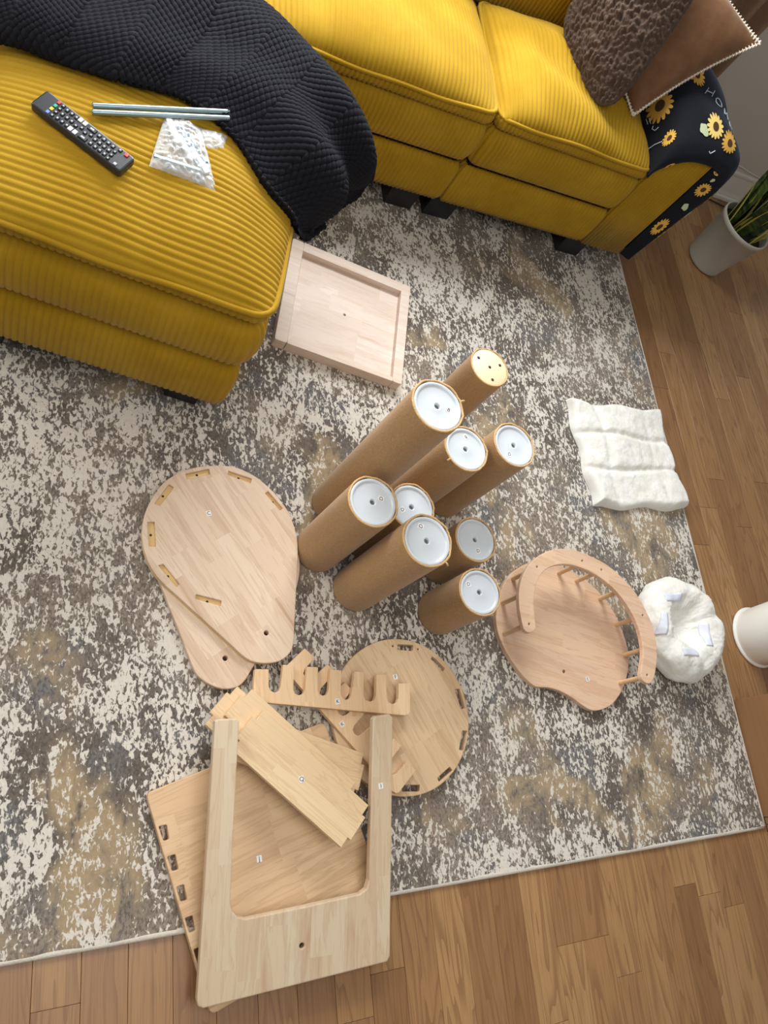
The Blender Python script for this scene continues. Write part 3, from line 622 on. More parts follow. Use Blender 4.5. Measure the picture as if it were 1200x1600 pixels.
for e in edges:
    d = np.r_[0, np.cumsum(np.linalg.norm(np.diff(e, axis=0), axis=1))]; m = int(d[-1] / 0.0105)
    for k in range(m):
        s = (k + 0.5) / m * d[-1]; q = np.array([np.interp(s, d, e[:, j]) for j in range(3)])
        q2 = np.array([np.interp(min(s + 0.004, d[-1]), d, e[:, j]) for j in range(3)]); tg = q2 - q; tg /= (np.linalg.norm(tg) + 1e-9)
        inw = np.cross(nrm, tg); inw /= np.linalg.norm(inw)
        if np.dot(inw, cen - q) < 0: inw = -inw
        Rm = Matrix((tuple(tg), tuple(inw), tuple(np.cross(tg, inw)))).transposed().to_4x4()
        box_bm(bm, tuple(q + inw * 0.003), (0.0032, 0.015, 0.010), Rm)
    
st = link('blanket_stitch', bm_mesh(bm), M['cream_thread'], vp)
link('seam_cord', tube_mesh(np.vstack([e[:-1] for e in edges]), 0.0030, 6, True), M['cream_thread'], vp)
sA, sB = np.array((1.538, 1.815, 0.530)), np.array((1.665, 2.055, 0.930))
sD = sA + np.array((-0.130, 0.330, 0.02)); sC = sB + np.array((-0.13, 0.22, 0.05))
sp = thing('sherpa_pillow', (1.52, 2.0, 0.53), 'dark brown curly sherpa pillow leaning against the velvet pillow', 'pillow')
pillow('pillow_body', rel(sA, sp), rel(sB, sp), rel(sC, sp), rel(sD, sp), 0.085, 'brown_sherpa', sp, 130, -0.07, lambda F, t: (0.009 - vor(F, 88, 0.024) + nz(F, 12, 0.012)) * np.clip(t / 0.02, 0.25, 1), 0.11)

# ------------------------------------------------------------------ sunflower blanket over the sofa arm
BROWS = [1.770, 1.752, 1.760, 1.80, 1.90, 2.02, 2.16, 2.30]
PF0 = [(1.772, .440), (1.776, .475), (1.815, .520), (1.87, .548), (1.95, .553), (2.010, .535), (2.030, .47), (2.022, .35), (2.012, .22), (2.004, .105)]
PF1 = [(1.770, .450), (1.778, .520), (1.825, .560), (1.89, .578), (1.97, .578), (2.035, .555), (2.055, .48), (2.038, .35), (2.018, .22), (2.006, .105)]
PF2 = [(1.768, .470), (1.780, .560), (1.830, .600), (1.91, .612), (1.99, .606), (2.060, .572), (2.078, .49), (2.052, .35), (2.024, .22), (2.008, .108)]
PF3 = [(1.768, .480), (1.780, .575), (1.830, .622), (1.91, .634), (1.98, .622), (2.050, .580), (2.070, .49), (2.050, .35), (2.024, .22), (2.008, .12)]
PFH = [(1.790, .430), (1.792, .47), (1.815, .515), (1.87, .546), (1.95, .549), (1.970, .53), (1.974, .46), (1.975, .35), (1.976, .22), (1.977, .105)]
PFS = [PFH, PF0, PF1, PF2, PF3, PF3, PF3, PF3]
SB = np.array([[(p[0], y, p[1] + (0.004 if y > 1.9 else 0)) for p in pf] for pf, y in zip(PFS, BROWS)])
SG = spline_grid(SB, 104, 140)
SG[..., 2] += 0.006 * np.sin(SG[..., 1] * 26 + SG[..., 0] * 12) * np.clip((SG[..., 1] - 1.77) / 0.08, 0, 1)
SG[..., 0] += 0.006 * np.sin(SG[..., 1] * 40 + 2) * np.clip((0.56 - SG[..., 2]) / 0.2, 0, 1) * (SG[..., 0] > 1.95)
sbk = thing('sunflower_blanket', (1.92, 2.0, 0.55), 'black fleece blanket printed with sunflowers and HOME lettering over the sofa arm', 'blanket')
SGl = SG - np.array(sbk.location)
fb = link('fleece', grid_mesh(SGl), M['navy_fleece'], sbk); fm = fb.modifiers.new('thickness', 'SOLIDIFY'); fm.thickness = 0.007; fm.offset = 1.0
SN = grid_normals(SGl); 
if SN[45, 60, 2] < 0: SN = -SN
fm.offset = 0.0
def on_blanket(u, v, lift=0.0052):
    """u: 0..1 front to back, v: 0..1 inner hem to outer hem"""
    a = np.clip((np.asarray(u) * 6 + 1) / 7 * 103, 0, 102.999); b = np.clip(np.asarray(v) * 139, 0, 138.999)
    i, j = a.astype(int), b.astype(int); f, g = (a - i)[..., None], (b - j)[..., None]
    Q = SGl + SN * lift
    return Q[i, j] * (1 - f) * (1 - g) + Q[i + 1, j] * f * (1 - g) + Q[i, j + 1] * (1 - f) * g + Q[i + 1, j + 1] * f * g
LU, LV = 0.548, 0.86     # metres along u and v
def decal(name, u0, v0, radf, m, lift, nr=5, na=72):
    r = np.linspace(0, 1, nr); a = np.linspace(0, 2 * PI, na, endpoint=False); Rm = radf(a)
    A, Rr = np.meshgrid(a, r, indexing='ij'); rad = Rm[:, None] * Rr
    q = on_blanket(u0 + rad * np.cos(A) / LU, v0 + rad * np.sin(A) / LV, lift)
    return link(name, grid_mesh(q, close_u=True), M[m], sbk)
def sunflower(u0, v0, R, m='petal', np_=15, ph=0.0):
    decal('sunflower_print', u0, v0, lambda a: R * (0.62 + 0.38 * np.abs(np.sin(a * np_ / 2 + ph)) ** 0.8), m, 0.0060, 6, 180)
    decal('sunflower_disc', u0, v0, lambda a: R * 0.34 + 0 * a, 'seed_disc', 0.0066)
for u0, v0, R, m, ph in BLANKET_FLOWERS: sunflower(u0, v0, R, m, 15, ph)
for u0, v0, s, ph in BLANKET_LEAVES:
    decal('leaf_print', u0, v0, lambda a: s * (0.42 + 0.62 * np.clip(np.cos(a - ph), 0, 1) ** 6 + 0.18 * np.clip(np.cos(a - ph - PI), 0, 1) ** 12 + 0.10 * np.sin(a - ph) ** 2), 'print_leaf', 0.0062)
def stroke(pts, name='lettering'):
    pts = np.array(pts); t = np.linspace(0, 1, len(pts)); tt = np.linspace(0, 1, len(pts) * 5)
    uu, vv = np.interp(tt, t, pts[:, 0]), np.interp(tt, t, pts[:, 1])
    return tube_mesh(on_blanket(uu, vv, 0.0062), 0.0014, 5)
def letters(strokes):
    for s in strokes: link('lettering', stroke(s), M['print_white'], sbk)
letters(BLANKET_STROKES)

# ------------------------------------------------------------------ remote control
rc = np.array([0.0852, 1.170]); ra = math.atan2(-0.109, 0.155)
def seat_on(o, x, y, lift):
    """rest a thing on the puffed ottoman top, tilted to its slope"""
    e = 0.05; z = float(ott_top(x, y)); gx = float(ott_top(x + e, y) - ott_top(x - e, y)) / (2 * e); gy = float(ott_top(x, y + e) - ott_top(x, y - e)) / (2 * e)
    n = Vector((-gx, -gy, 1)).normalized(); q = Vector((0, 0, 1)).rotation_difference(n)
    rz = o.rotation_euler.z; o.rotation_mode = 'QUATERNION'; o.rotation_quaternion = q @ Matrix.Rotation(rz, 3, 'Z').to_quaternion(); o.location = (x, y, z + lift)
rem = thing('remote_control', (rc[0], rc[1], 0.55), 'slim black television remote lying on the ottoman', 'remote', rz=ra)
RL, RW, RH = 0.188, 0.046, 0.018
out = round_poly([(-RL / 2, -RW / 2), (RL / 2, -RW / 2), (RL / 2, RW / 2), (-RL / 2, RW / 2)], 0.007, 5)
flat('remote_body', out, [], RH, RH, M['remote_black'], rem, 0.0035)
def btn(x, y, sx, sy, m, pr=None):
    b = box('button', (x, y, RH + 0.0008), (sx, sy, 0.0024), M[m], rem, 0.0007, 0, 1)
    if pr: box('button_print', (0, 0, 0.00125), (sx * 0.45, sy * 0.4, 0.0003), M['button_print'], b)
ys = (-0.0155, -0.0052, 0.0052, 0.0155)
xs = lambda k: -0.056 + k * 0.0097
for y, m in zip(ys, ('button_blue', 'button_yellow', 'button_green', 'button_red')): btn(-0.063, y, 0.006, 0.007, m)
for k in range(0, 4):
    for y in (ys if k == 0 else (-0.0135, 0.0, 0.0135)): btn(xs(k) + 0.002, y, 0.0066, 0.0080 if k else 0.0066, 'button', True)
for y in (-0.0145, 0.0145):
    for k in (4, 5): btn(xs(k), y, 0.0074, 0.0092, 'button_white')
for k in (4, 5, 6, 7): btn(xs(k) + 0.002, 0.002 if k % 2 else -0.002, 0.0066, 0.0066, 'button', True)
for y in (-0.0135, 0.0135): btn(xs(6.6), y, 0.0165, 0.0090, 'button', True)
for k in range(8, 12):
    for y in (-0.0125, 0.0, 0.0125): btn(xs(k) + 0.0025, y, 0.0070, 0.0080, 'button', True)
for y in ys[:3]: btn(xs(12) + 0.002, y, 0.0060, 0.0066, 'button', True)
btn(0.0665, ys[3], 0.007, 0.007, 'button', True); btn(0.080, 0.0155, 0.0075, 0.0075, 'button_red'); btn(0.078, -0.0155, 0.006, 0.006, 'button_print')
seat_on(rem, rc[0], rc[1], 0.001)

# ------------------------------------------------------------------ threaded rods
for (p, q), lab in (((((0.0970, 1.2370, .572)), ((0.3530, 1.3090, .586))), 'zinc threaded rod lying nearer the black throw, upper of the pair'),
                    ((((0.0972, 1.2225, .570)), ((0.3533, 1.2945, .584))), 'zinc threaded rod lying nearer the hardware bag, lower of the pair')):
    p, q = np.array(p), np.array(q); L = np.linalg.norm(q - p); nseg = 2 * int(L / 0.0022)
    t = np.linspace(0, 1, nseg); rr = 0.0052 + 0.00035 * (np.arange(nseg) % 2); rr[0] = rr[-1] = 0.0042
    path = np.c_[np.zeros(nseg), np.zeros(nseg), (t - 0.5) * L]
    o = link('threaded_rod', tube_mesh(path, rr, 10), M['zinc']); o.location = tuple((p + q) / 2)
    o.rotation_mode = 'QUATERNION'; o.rotation_quaternion = Vector(tuple(q - p)).to_track_quat('Z', 'Y')
    tag(o, lab, 'rod', 'pair of threaded rods')

# ------------------------------------------------------------------ clear bag of hardware
bagc = np.array([0.268, 1.187]); bz = float(ott_top(*bagc))
bag = thing('hardware_bag', (bagc[0], bagc[1], bz), 'small clear plastic bag of white and zinc hardware on the ottoman', 'bag')
def crumple(c, n, hgt, seed, a=0.0035):
    c = [np.array(q) - bagc for q in c]; u = np.linspace(0, 1, n); U, V = np.meshgrid(u, u, indexing='ij')
    xy = (1 - U)[..., None] * (1 - V)[..., None] * c[0] + U[..., None] * (1 - V)[..., None] * c[1] + U[..., None] * V[..., None] * c[2] + (1 - U)[..., None] * V[..., None] * c[3]
    w_ = xy + bagc; base = ott_top(w_[..., 0], w_[..., 1]) - bz
    d = np.sin(PI * U) ** 0.5 * np.sin(PI * V) ** 0.5
    top = np.array([abs(noise.noise(Vector((q[0] * 75 + seed, q[1] * 75, seed)))) + 0.5 * abs(noise.noise(Vector((q[0] * 190, q[1] * 190 + seed, 1.3)))) for q in xy.reshape(-1, 2)]).reshape(n, n)
    return np.dstack([xy, base + 0.004 + hgt * d + a * 2.2 * top * (0.4 + d)])
link('bag_film', grid_mesh(crumple([(0.2315, 1.282), (0.2975, 1.2687), (0.3300, 1.1229), (0.2009, 1.1396)], 64, 0.017, 2.0)), M['polythene'], bag)
link('bag_flap', grid_mesh(crumple([(0.2945, 1.2687), (0.3556, 1.2736), (0.3457, 1.2312), (0.3063, 1.2135)], 26, 0.006, 5.0, 0.002)), M['polythene'], bag)
def bolt(x, y, ang, L, lab, m='zinc', r=0.0032, head=0.0062):
    z = float(ott_top(x, y)) + 0.0085
    o = thing('bolt', (x, y, z), lab, 'bolt', 'hardware in the clear bag'); d = Vector((math.cos(ang), math.sin(ang), 0))
    link('shank', tube_mesh([tuple(d * (-L / 2)), tuple(d * 0), tuple(d * (L / 2))], r, 10), M[m], o)
    link('bolt_head', tube_mesh([tuple(d * (L / 2)), tuple(d * (L / 2 + 0.002)), tuple(d * (L / 2 + 0.004))], [head, head, head * 0.8], 12), M[m], o)
for k, (x, y, a) in enumerate(((0.2571, 1.2431, -1.15), (0.2689, 1.2312, -1.2), (0.2827, 1.2214, -1.1), (0.2945, 1.2037, -1.15))):
    bolt(x, y, a, 0.055, ('zinc bolt farthest left in the clear bag', 'second zinc bolt from the left in the clear bag', 'third zinc bolt from the left in the clear bag', 'zinc bolt farthest right in the clear bag')[k], 'zinc')
for x_, y_, a_, l_ in ((0.243, 1.232, -1.25, 'white plastic cap strip on the left inside the clear bag'), (0.266, 1.198, -1.1, 'white plastic cap strip in the middle of the clear bag'), (0.293, 1.176, -1.0, 'white plastic cap strip on the right inside the clear bag')):
    o_ = box('plastic_strip', (x_, y_, float(ott_top(x_, y_)) + 0.013), (0.062, 0.013, 0.007), M['button_white'], None, 0.003, a_); tag(o_, l_, 'fitting', 'hardware in the clear bag')
bolt(0.2472, 1.1436, 3.08, 0.026, 'short thin screw at the bottom edge of the clear bag', 'zinc', 0.0016, 0.0042)
bar = box('metal_bar', (0.2571, 1.1584, float(ott_top(0.2571, 1.1584)) + 0.009), (0.098, 0.008, 0.006), M['zinc'], None, 0.0015, -0.06); tag(bar, 'flat zinc bar across the bottom of the clear bag', 'bar')
wr = lathe('washer', [(0.0045, -0.001), (0.0085, -0.001), (0.0085, 0.001), (0.0045, 0.001), (0.0045, -0.001)], M['zinc_dark'], None, 24, (0.2935, 1.1406, float(ott_top(0.2935, 1.1406)) + 0.006)); tag(wr, 'round washer in the lower right of the clear bag', 'washer')

# ------------------------------------------------------------------ square tray
TC = np.array([0.8505, 1.3105]); TA = math.radians(-12.0); TW, TD, TH = 0.388, 0.366, 0.036
tray = thing('wooden_tray', (TC[0], TC[1], Z_RUG), 'square pale wooden tray with raised rim lying between ottoman and posts', 'tray', rz=TA)
rl, rr_, rb, rf_ = 0.036, 0.030, 0.032, 0.014
flat('tray_panel', [(-TW / 2 + rl, -TD / 2 + rf_), (TW / 2 - rr_, -TD / 2 + rf_), (TW / 2 - rr_, TD / 2 - rb), (-TW / 2 + rl, TD / 2 - rb)], [circle(0.0, 0.0, 0.0042)], 0.0165, 0.0145, M['wood_h'], tray, 0.0003)
lathe('screw_hole', [(0.0001, 0.003), (0.0045, 0.003)], M['dark_hole'], tray, 16)
flat('tray_rail', round_poly([(-TW / 2, -TD / 2), (-TW / 2 + rl, -TD / 2), (-TW / 2 + rl, TD / 2), (-TW / 2, TD / 2)], 0.007, 4), [], TH, TH - 0.001, M['wood_h'], tray, 0.0012)
flat('tray_rail', round_poly([(TW / 2 - rr_, -TD / 2), (TW / 2, -TD / 2), (TW / 2, TD / 2), (TW / 2 - rr_, TD / 2)], 0.007, 4), [], TH, TH - 0.001, M['wood_h'], tray, 0.0012)
flat('tray_rail', [(-TW / 2 + rl, TD / 2 - rb), (TW / 2 - rr_, TD / 2 - rb), (TW / 2 - rr_, TD / 2), (-TW / 2 + rl, TD / 2)], [], TH, TH - 0.001, M['wood_h'], tray, 0.0006)
flat('tray_rail', [(-TW / 2 + rl, -TD / 2), (TW / 2 - rr_, -TD / 2), (TW / 2 - rr_, -TD / 2 + rf_), (-TW / 2 + rl, -TD / 2 + rf_)], [], TH, TH - 0.001, M['wood_h'], tray, 0.0006)

# ------------------------------------------------------------------ carpet-wrapped posts
PR = 0.060
def post(x, y, h, label, letter, lx, ly, la, wood=False, notch=None, tuft=None):
    o = thing('scratching_post', (x, y, Z_RUG), label, 'post', 'carpet-wrapped posts'); hh = h - Z_RUG
    prof = [(PR - 0.004, 0.0), (PR - 0.001, 0.003), (PR, 0.010)] + [(PR, z) for z in np.linspace(0.02, hh - 0.008, 8)] + [(PR - 0.0008, hh - 0.002), (PR - 0.003, hh)]
    lathe('carpet_wrap', prof, M['tan_carpet'], o, 56)
    a = np.linspace(0, 2 * PI, 90, endpoint=False); rs = np.random.RandomState(int(x * 1000)); w1, w2 = rs.uniform(0, 6, 2)
    wob = 0.0006 * np.sin(5 * a + w1) + 0.0005 * np.sin(11 * a + w2) + 0.0003 * rs.randn(90)
    pa = np.c_[(PR - 0.0022 + wob * 0.6) * np.cos(a), (PR - 0.0022 + wob * 0.6) * np.sin(a), hh + wob * 0.8]
    link('carpet_rim', tube_mesh(pa, 0.0026, 6, True), M['carpet_edge'], o)
    if wood:
        lathe('end_disc', [(PR - 0.0045, hh - 0.004), (PR - 0.0045, hh), (PR - 0.006, hh + 0.001), (0.0001, hh + 0.001)], M['wood_cap'], o, 40)
        for bx_, by_ in ((0, 0), (-0.032, 0.024), (0.036, 0.012), (0.002, -0.039)):
            lathe('screw_hole', [(0.0001, 0.0004), (0.0045, 0.0004), (0.0045, -0.002)], M['dark_hole'], o, 14, (bx_, by_, hh + 0.0012))
    else:
        c = lathe('end_cap', [(PR - 0.0050, hh - 0.010), (PR - 0.0050, hh - 0.0005), (PR - 0.0068, hh + 0.0008), (PR - 0.0125, hh - 0.0002), (PR - 0.0132, hh - 0.0024), (PR - 0.0145, hh - 0.0030), (0.0130, hh - 0.0030), (0.0100, hh - 0.0022), (0.0075, hh - 0.0022), (0.0062, hh - 0.003), (0.0060, hh - 0.012)], M['frosted_cap'], o, 48)
        lathe('screw_hole', [(0.0001, 0), (0.0060, 0)], M['cap_hole'], o, 16, (0, 0, hh - 0.0085))
        sticker(o, lx, ly, hh - 0.0031, letter, la, 0.0115)
    if tuft:
        ta = tuft; d = np.array([math.cos(ta), math.sin(ta), 0])
        link('loose_tuft', tube_mesh([tuple(d * (PR - 0.002) + np.array([0, 0, hh])), tuple(d * (PR + 0.004) + np.array([0, 0, hh + 0.002])), tuple(d * (PR + 0.009) + np.array([0, 0, hh - 0.001]))], [0.002, 0.0022, 0.0028], 7), M['carpet_edge'], o)
    return o
post(1.155, 1.048, 0.260, 'tan carpet post with a bare wooden end drilled with four holes, farthest back', 'A', 0, 0, 0, wood=True)
post(0.768, 0.715, 0.560, 'tallest tan carpet post with a white plastic cap, behind the group', 'B', 0.026, -0.005, -0.6, tuft=0.3)
post(0.974, 0.7415, 0.347, 'tan carpet post with white cap, middle of the group beside the tallest one', 'B', 0.006, 0.034, -2.6, tuft=3.7)
post(1.1085, 0.7605, 0.361, 'tan carpet post with white cap on the right of the back row', 'D', -0.018, -0.026, -0.4)
post(0.712, 0.587, 0.343, 'leftmost tan carpet post with greyish cap beside the teardrop board', 'D', 0.022, 0.010, 1.3)
post(0.857, 0.618, 0.260, 'tan carpet post wedged between two taller posts, its cap half hidden', 'D', -0.025, -0.008, 0.5)
post(0.807, 0.487, 0.390, 'tan carpet post with white cap and a loose tuft, at the front of the group', 'D', -0.010, 0.033, 1.2, tuft=-0.9)
post(1.062, 0.566, 0.205, 'short tan post with dull grey cap, behind the post next to the railed bed', 'D', 0.004, -0.029, 0.2)
post(1.042, 0.426, 0.218, 'short tan carpet post with white cap next to the railed wooden bed', 'D', -0.028, 0.020, 0.3)

# ------------------------------------------------------------------ teardrop boards
TT = 0.016
tear = np.array(TEAR); tear_o = catmull(tear, 2)
torg = (0.47, 0.55)
td = thing('teardrop_board', (torg[0], torg[1], 0.024), 'teardrop wooden board with seven slots, sticker C, stacked on top of another', 'board')
slots = [round_poly(s, 0.0022, 3) for s in TEAR_SLOTS]
o = flat('panel', tear_o - torg, [np.array(s) - torg for s in slots] + [circle(0.559 - torg[0], 0.3683 - torg[1], 0.0058)], 0.016, 0.0095, M['wood_a'], td, 0.0018)
o = flat('lower_panel', tear_o - torg, [circle(0.559 - torg[0], 0.3683 - torg[1], 0.0058)], 0.0070, 0.0066, M['slot_floor'], td, 0.0004)
for p in TEAR_PINS: lathe('pilot_hole', [(0.0001, 0), (0.0030, 0)], M['dark_hole'], td, 12, (p[0] - torg[0], p[1] - torg[1], 0.0073))
lathe('screw_hole', [(0.0001, 0), (0.0062, 0)], M['dark_hole'], td, 16, (0.559 - torg[0], 0.3683 - torg[1], 0.0009))
sticker(td, 0.4323 - torg[0], 0.6546 - torg[1], 0.016, 'C', 0.25)
# the lower board: the same outline turned about its bolt hole
hole = np.array([0.559, 0.3683]); hole2 = np.array([0.4654, 0.3151]); dl = math.radians(-26.5)
Rm2 = np.array([[math.cos(dl), -math.sin(dl)], [math.sin(dl), math.cos(dl)]])
tear2 = (tear_o - hole) @ Rm2.T * 0.965 + hole2
td2 = thing('teardrop_board', (0.45, 0.48, Z_RUG), 'plain teardrop wooden board half hidden under the slotted teardrop board', 'board')
flat('panel', tear2 - np.array([0.45, 0.48]), [circle(hole2[0] - 0.45, hole2[1] - 0.48, 0.0058)], 0.0158, 0.0156, M['wood_a'], td2, 0.0018)
lathe('screw_hole', [(0.0001, 0), (0.0062, 0)], M['dark_hole'], td2, 16, (hole2[0] - 0.45, hole2[1] - 0.48, 0.004))

# ------------------------------------------------------------------ round board
ROC, ROR = (0.8995, 0.1685), 0.1865
rb_ = thing('round_board', (ROC[0], ROC[1], Z_RUG), 'round wooden board with slots around one side, sticker F, under the combs', 'board')
flat('panel', circle(0, 0, ROR, 96), [round_poly([(p[0] - ROC[0], p[1] - ROC[1]) for p in s], 0.0022, 3) for s in ROUND_SLOTS] + [circle(0.8919 - ROC[0], 0.3371 - ROC[1], 0.0026, 10), circle(0.9631 - ROC[0], 0.328 - ROC[1], 0.0026, 10)], 0.0165, 0.0162, M['wood_b'], rb_, 0.0018)
sticker(rb_, 0.8892 - ROC[0], 0.2605 - ROC[1], 0.0165, 'F', 0.2)

# ------------------------------------------------------------------ comb-shaped slats
comb = np.array(COMB); c_or = np.array([0.712, 0.215])
def comb_board(pts, org, z, label, sx, sy, la):
    o = thing('comb_slat', (org[0], org[1], z), label, 'board', 'comb-shaped slats')
    flat('panel', pts - org, [], 0.0148, 0.0146, M['wood_g'], o, 0.0012)
    sticker(o, sx - org[0], sy - org[1], 0.0148, 'K', la)
comb_board(comb, c_or, 0.0402, 'comb-shaped wooden slat lying level on top of the other one, sticker K', 0.7161, 0.2042, 0.15)
back0, back1 = np.array([0.5133, 0.2133]), np.array([0.9036, 0.1600]); n0, n1 = np.array([0.5965, 0.2860]), np.array([0.8425, -0.0060])
an = math.atan2(*(n1 - n0)[::-1]) - math.atan2(*(back1 - back0)[::-1]); Rc = np.array([[math.cos(an), -math.sin(an)], [math.sin(an), math.cos(an)]])
comb2 = (comb - back0) @ Rc.T + n0
comb_board(comb2, np.array([0.72, 0.15]), 0.0249, 'comb-shaped wooden slat lying diagonally underneath the level one, sticker K', 0.7298, 0.1545, 0.5)

# ------------------------------------------------------------------ slotted rectangular board on the floor
J0 = np.array([0.2935, 0.0460]); ja = math.radians(16.5); ju = np.array([math.cos(ja), math.sin(ja)]); jn = np.array([-math.sin(ja), math.cos(ja)])
JW, JL = 0.415, 0.428
jb = thing('slotted_board', (J0[0], J0[1], Z_RUG), 'rectangular wooden board with a row of square slots, sticker J, under the open frame', 'board', rz=ja)
jl = lambda p: ((np.array(p) - J0) @ ju, (np.array(p) - J0) @ jn)
js = [round_poly([jl(q) for q in s], 0.003, 3) for s in J_SLOTS]
d = np.mean(js[3], 0) - np.mean(js[2], 0); js += [js[3] + d, js[3] + 2 * d]
flat('panel', round_poly([(0, 0), (0, -JL), (JW, -JL), (JW, 0)], 0.014, 5), js, 0.0178, 0.0176, M['wood_c'], jb, 0.0018)
s = jl((0.5232, -0.1047)); sticker(jb, s[0], s[1], 0.0178, 'J', -ja + 0.1)

# ------------------------------------------------------------------ stack of tongue-ended planks
def plank_board(c, ang, L, Wd, ztop, thick, label, letter=None, tab=0.009, sh=0.017):
    o = thing('tongue_plank', (c[0], c[1], ztop - thick), label, 'board', 'planks with tongue ends', rz=ang)
    a, b = L / 2, Wd / 2
    pl = [(-a + tab, -b), (a - tab, -b), (a - tab, -b + sh), (a, -b + sh), (a, b - sh), (a - tab, b - sh), (a - tab, b), (-a + tab, b), (-a + tab, b - sh), (-a, b - sh), (-a, -b + sh), (-a + tab, -b + sh)]
    flat('panel', pl, [], thick, thick - 0.0002, M['wood_e'], o, 0.0008)
    if letter: sticker(o, 0.0, -0.002, thick, letter, -ang + 0.25)
    return o
def unv(u, v, ang): return (u * math.cos(ang) - v * math.sin(ang), u * math.sin(ang) + v * math.cos(ang))
QA = math.radians(-43.3); DA = math.radians(-21.7)
plank_board((0.6009, 0.0434), QA, 0.328, 0.104, 0.1005, 0.014, 'topmost tongue-ended wooden plank of the stack, sticker Q', 'Q', 0.009, 0.024)
plank_board(unv(0.360, 0.4655, QA), QA, 0.326, 0.104, 0.0862, 0.014, 'tongue-ended wooden plank second from the top of the stack', None, 0.009, 0.024)
plank_board(unv(0.3335, 0.4530, QA), QA, 0.326, 0.104, 0.0720, 0.0140, 'tongue-ended wooden plank third from the top of the stack', None, 0.009, 0.024)
plank_board((0.6068, 0.0938), DA, 0.326, 0.104, 0.0577, 0.0140, 'lowest tongue-ended wooden plank, turned across the others in the stack', None, 0.009, 0.024)

# ------------------------------------------------------------------ open U-shaped frame
fa, fb_ = 0.106, 0.17; fal = math.atan(fb_); fo = np.array([0.60, -0.09]); ft = 0.018
fr = thing('open_frame', (fo[0], fo[1], fa + fb_ * fo[1]), 'U-shaped pale wooden frame propped on the plank stack, sticker I', 'frame', rx=fal)
fl = lambda p: np.array([p[0] - fo[0], (p[1] - fo[1]) / math.cos(fal)])
fpts = np.array([fl(p) for p in FRAME]); hp = fl((0.5936, -0.2734))
flat('panel', fpts, [circle(hp[0], hp[1], 0.0052)], 0.0, ft, M['wood_d'], fr, 0.0025)
lathe('screw_hole', [(0.0001, 0), (0.0060, 0)], M['dark_hole'], fr, 16, (hp[0], hp[1], -ft * 0.8))
s = fl((0.7797, 0.0116)); sticker(fr, s[0], s[1], 0.0, 'I', 0.1)

# ------------------------------------------------------------------ railed bed
bo = np.array([1.44, 0.37])
bed = thing('railed_bed', (bo[0], bo[1], Z_RUG), 'round wooden cat bed platform with a curved dowel railing', 'cat bed')
flat('base_panel', catmull(BED, 3) - bo, [circle(1.4176 - bo[0], 0.2583 - bo[1], 0.0048)], 0.018, 0.0178, M['wood_f'], bed, 0.0018)
lathe('screw_hole', [(0.0001, 0), (0.0052, 0)], M['dark_hole'], bed, 14, (1.4176 - bo[0], 0.2583 - bo[1], 0.004))
sticker(bed, 1.496 - bo[0], 0.2348 - bo[1], 0.018, 'E', 0.2)
rail = flat('curved_rail', catmull(RAIL, 3) - bo, [circle(p[0] - bo[0], p[1] - bo[1], 0.0032, 10) for p in RAIL_HOLES], 0.122, 0.015, M['wood_f'], bed, 0.0018)
for p in RAIL_HOLES: lathe('screw_hole', [(0.0001, 0), (0.0036, 0)], M['dark_hole'], bed, 10, (p[0] - bo[0], p[1] - bo[1], 0.1155))
for p in DOWELS:
    q = np.array(p) * 0.9985 - bo
    lathe('dowel', [(0.0068, 0.0176), (0.0068, 0.06), (0.0068, 0.1085)], M['wood_g'], bed, 16, (q[0], q[1], 0))

# ------------------------------------------------------------------ quilted square mat
mo = np.array([1.865, 0.97]); mt = thing('quilted_mat', (mo[0], mo[1], Z_RUG), 'square white plush quilted mat lying near the rug edge', 'mat')
n = 110; u = np.linspace(0, 1, n); U, V = np.meshgrid(u, u, indexing='ij')
c = [np.array(q) - mo for q in ((1.668, 0.770), (2.082, 0.792), (2.058, 1.166), (1.642, 1.150))]
xy = (1 - U)[..., None] * (1 - V)[..., None] * c[0] + U[..., None] * (1 - V)[..., None] * c[1] + U[..., None] * V[..., None] * c[2] + (1 - U)[..., None] * V[..., None] * c[3]
ed = np.clip(np.minimum(np.minimum(U, 1 - U), np.minimum(V, 1 - V)) / 0.055, 0, 1)
def seam(t, at, w): return np.exp(-((t - at) / w) ** 2)
sm_ = np.maximum.reduce([seam(V + 0.02 * np.sin(5 * U), 0.35, 0.028) * 0.8, seam(V - 0.015 * np.sin(6 * U), 0.67, 0.028) * 0.8, seam(U + 0.02 * np.sin(7 * V), 0.25, 0.04) * 0.5, seam(U, 0.50, 0.03) * 0.12, seam(U + 0.01 * np.sin(5 * V), 0.76, 0.03) * 0.2])
hz = (0.032 + 0.010 * np.sin(7 * U + 2) * np.sin(6 * V + 1)) * np.sqrt(1 - (1 - ed) ** 2) * (1 - 0.42 * sm_)
xy = xy + 0.007 * np.stack([np.sin(V * 15) * np.abs(2 * U - 1) ** 3, np.sin(U * 13 + 1) * np.abs(2 * V - 1) ** 3], -1)
Pm = np.dstack([xy, hz + 0.002]); Pm[..., 2] += (nz(Pm, 40, 0.0025) + nz(Pm, 190, 0.0018)) * ed
link('plush_top', grid_mesh(Pm), M['white_fur'], mt)
pu = Pm.copy(); pu[..., 2] = 0.001; link('backing', grid_mesh(pu[::10, ::10]), M['strap'], mt)

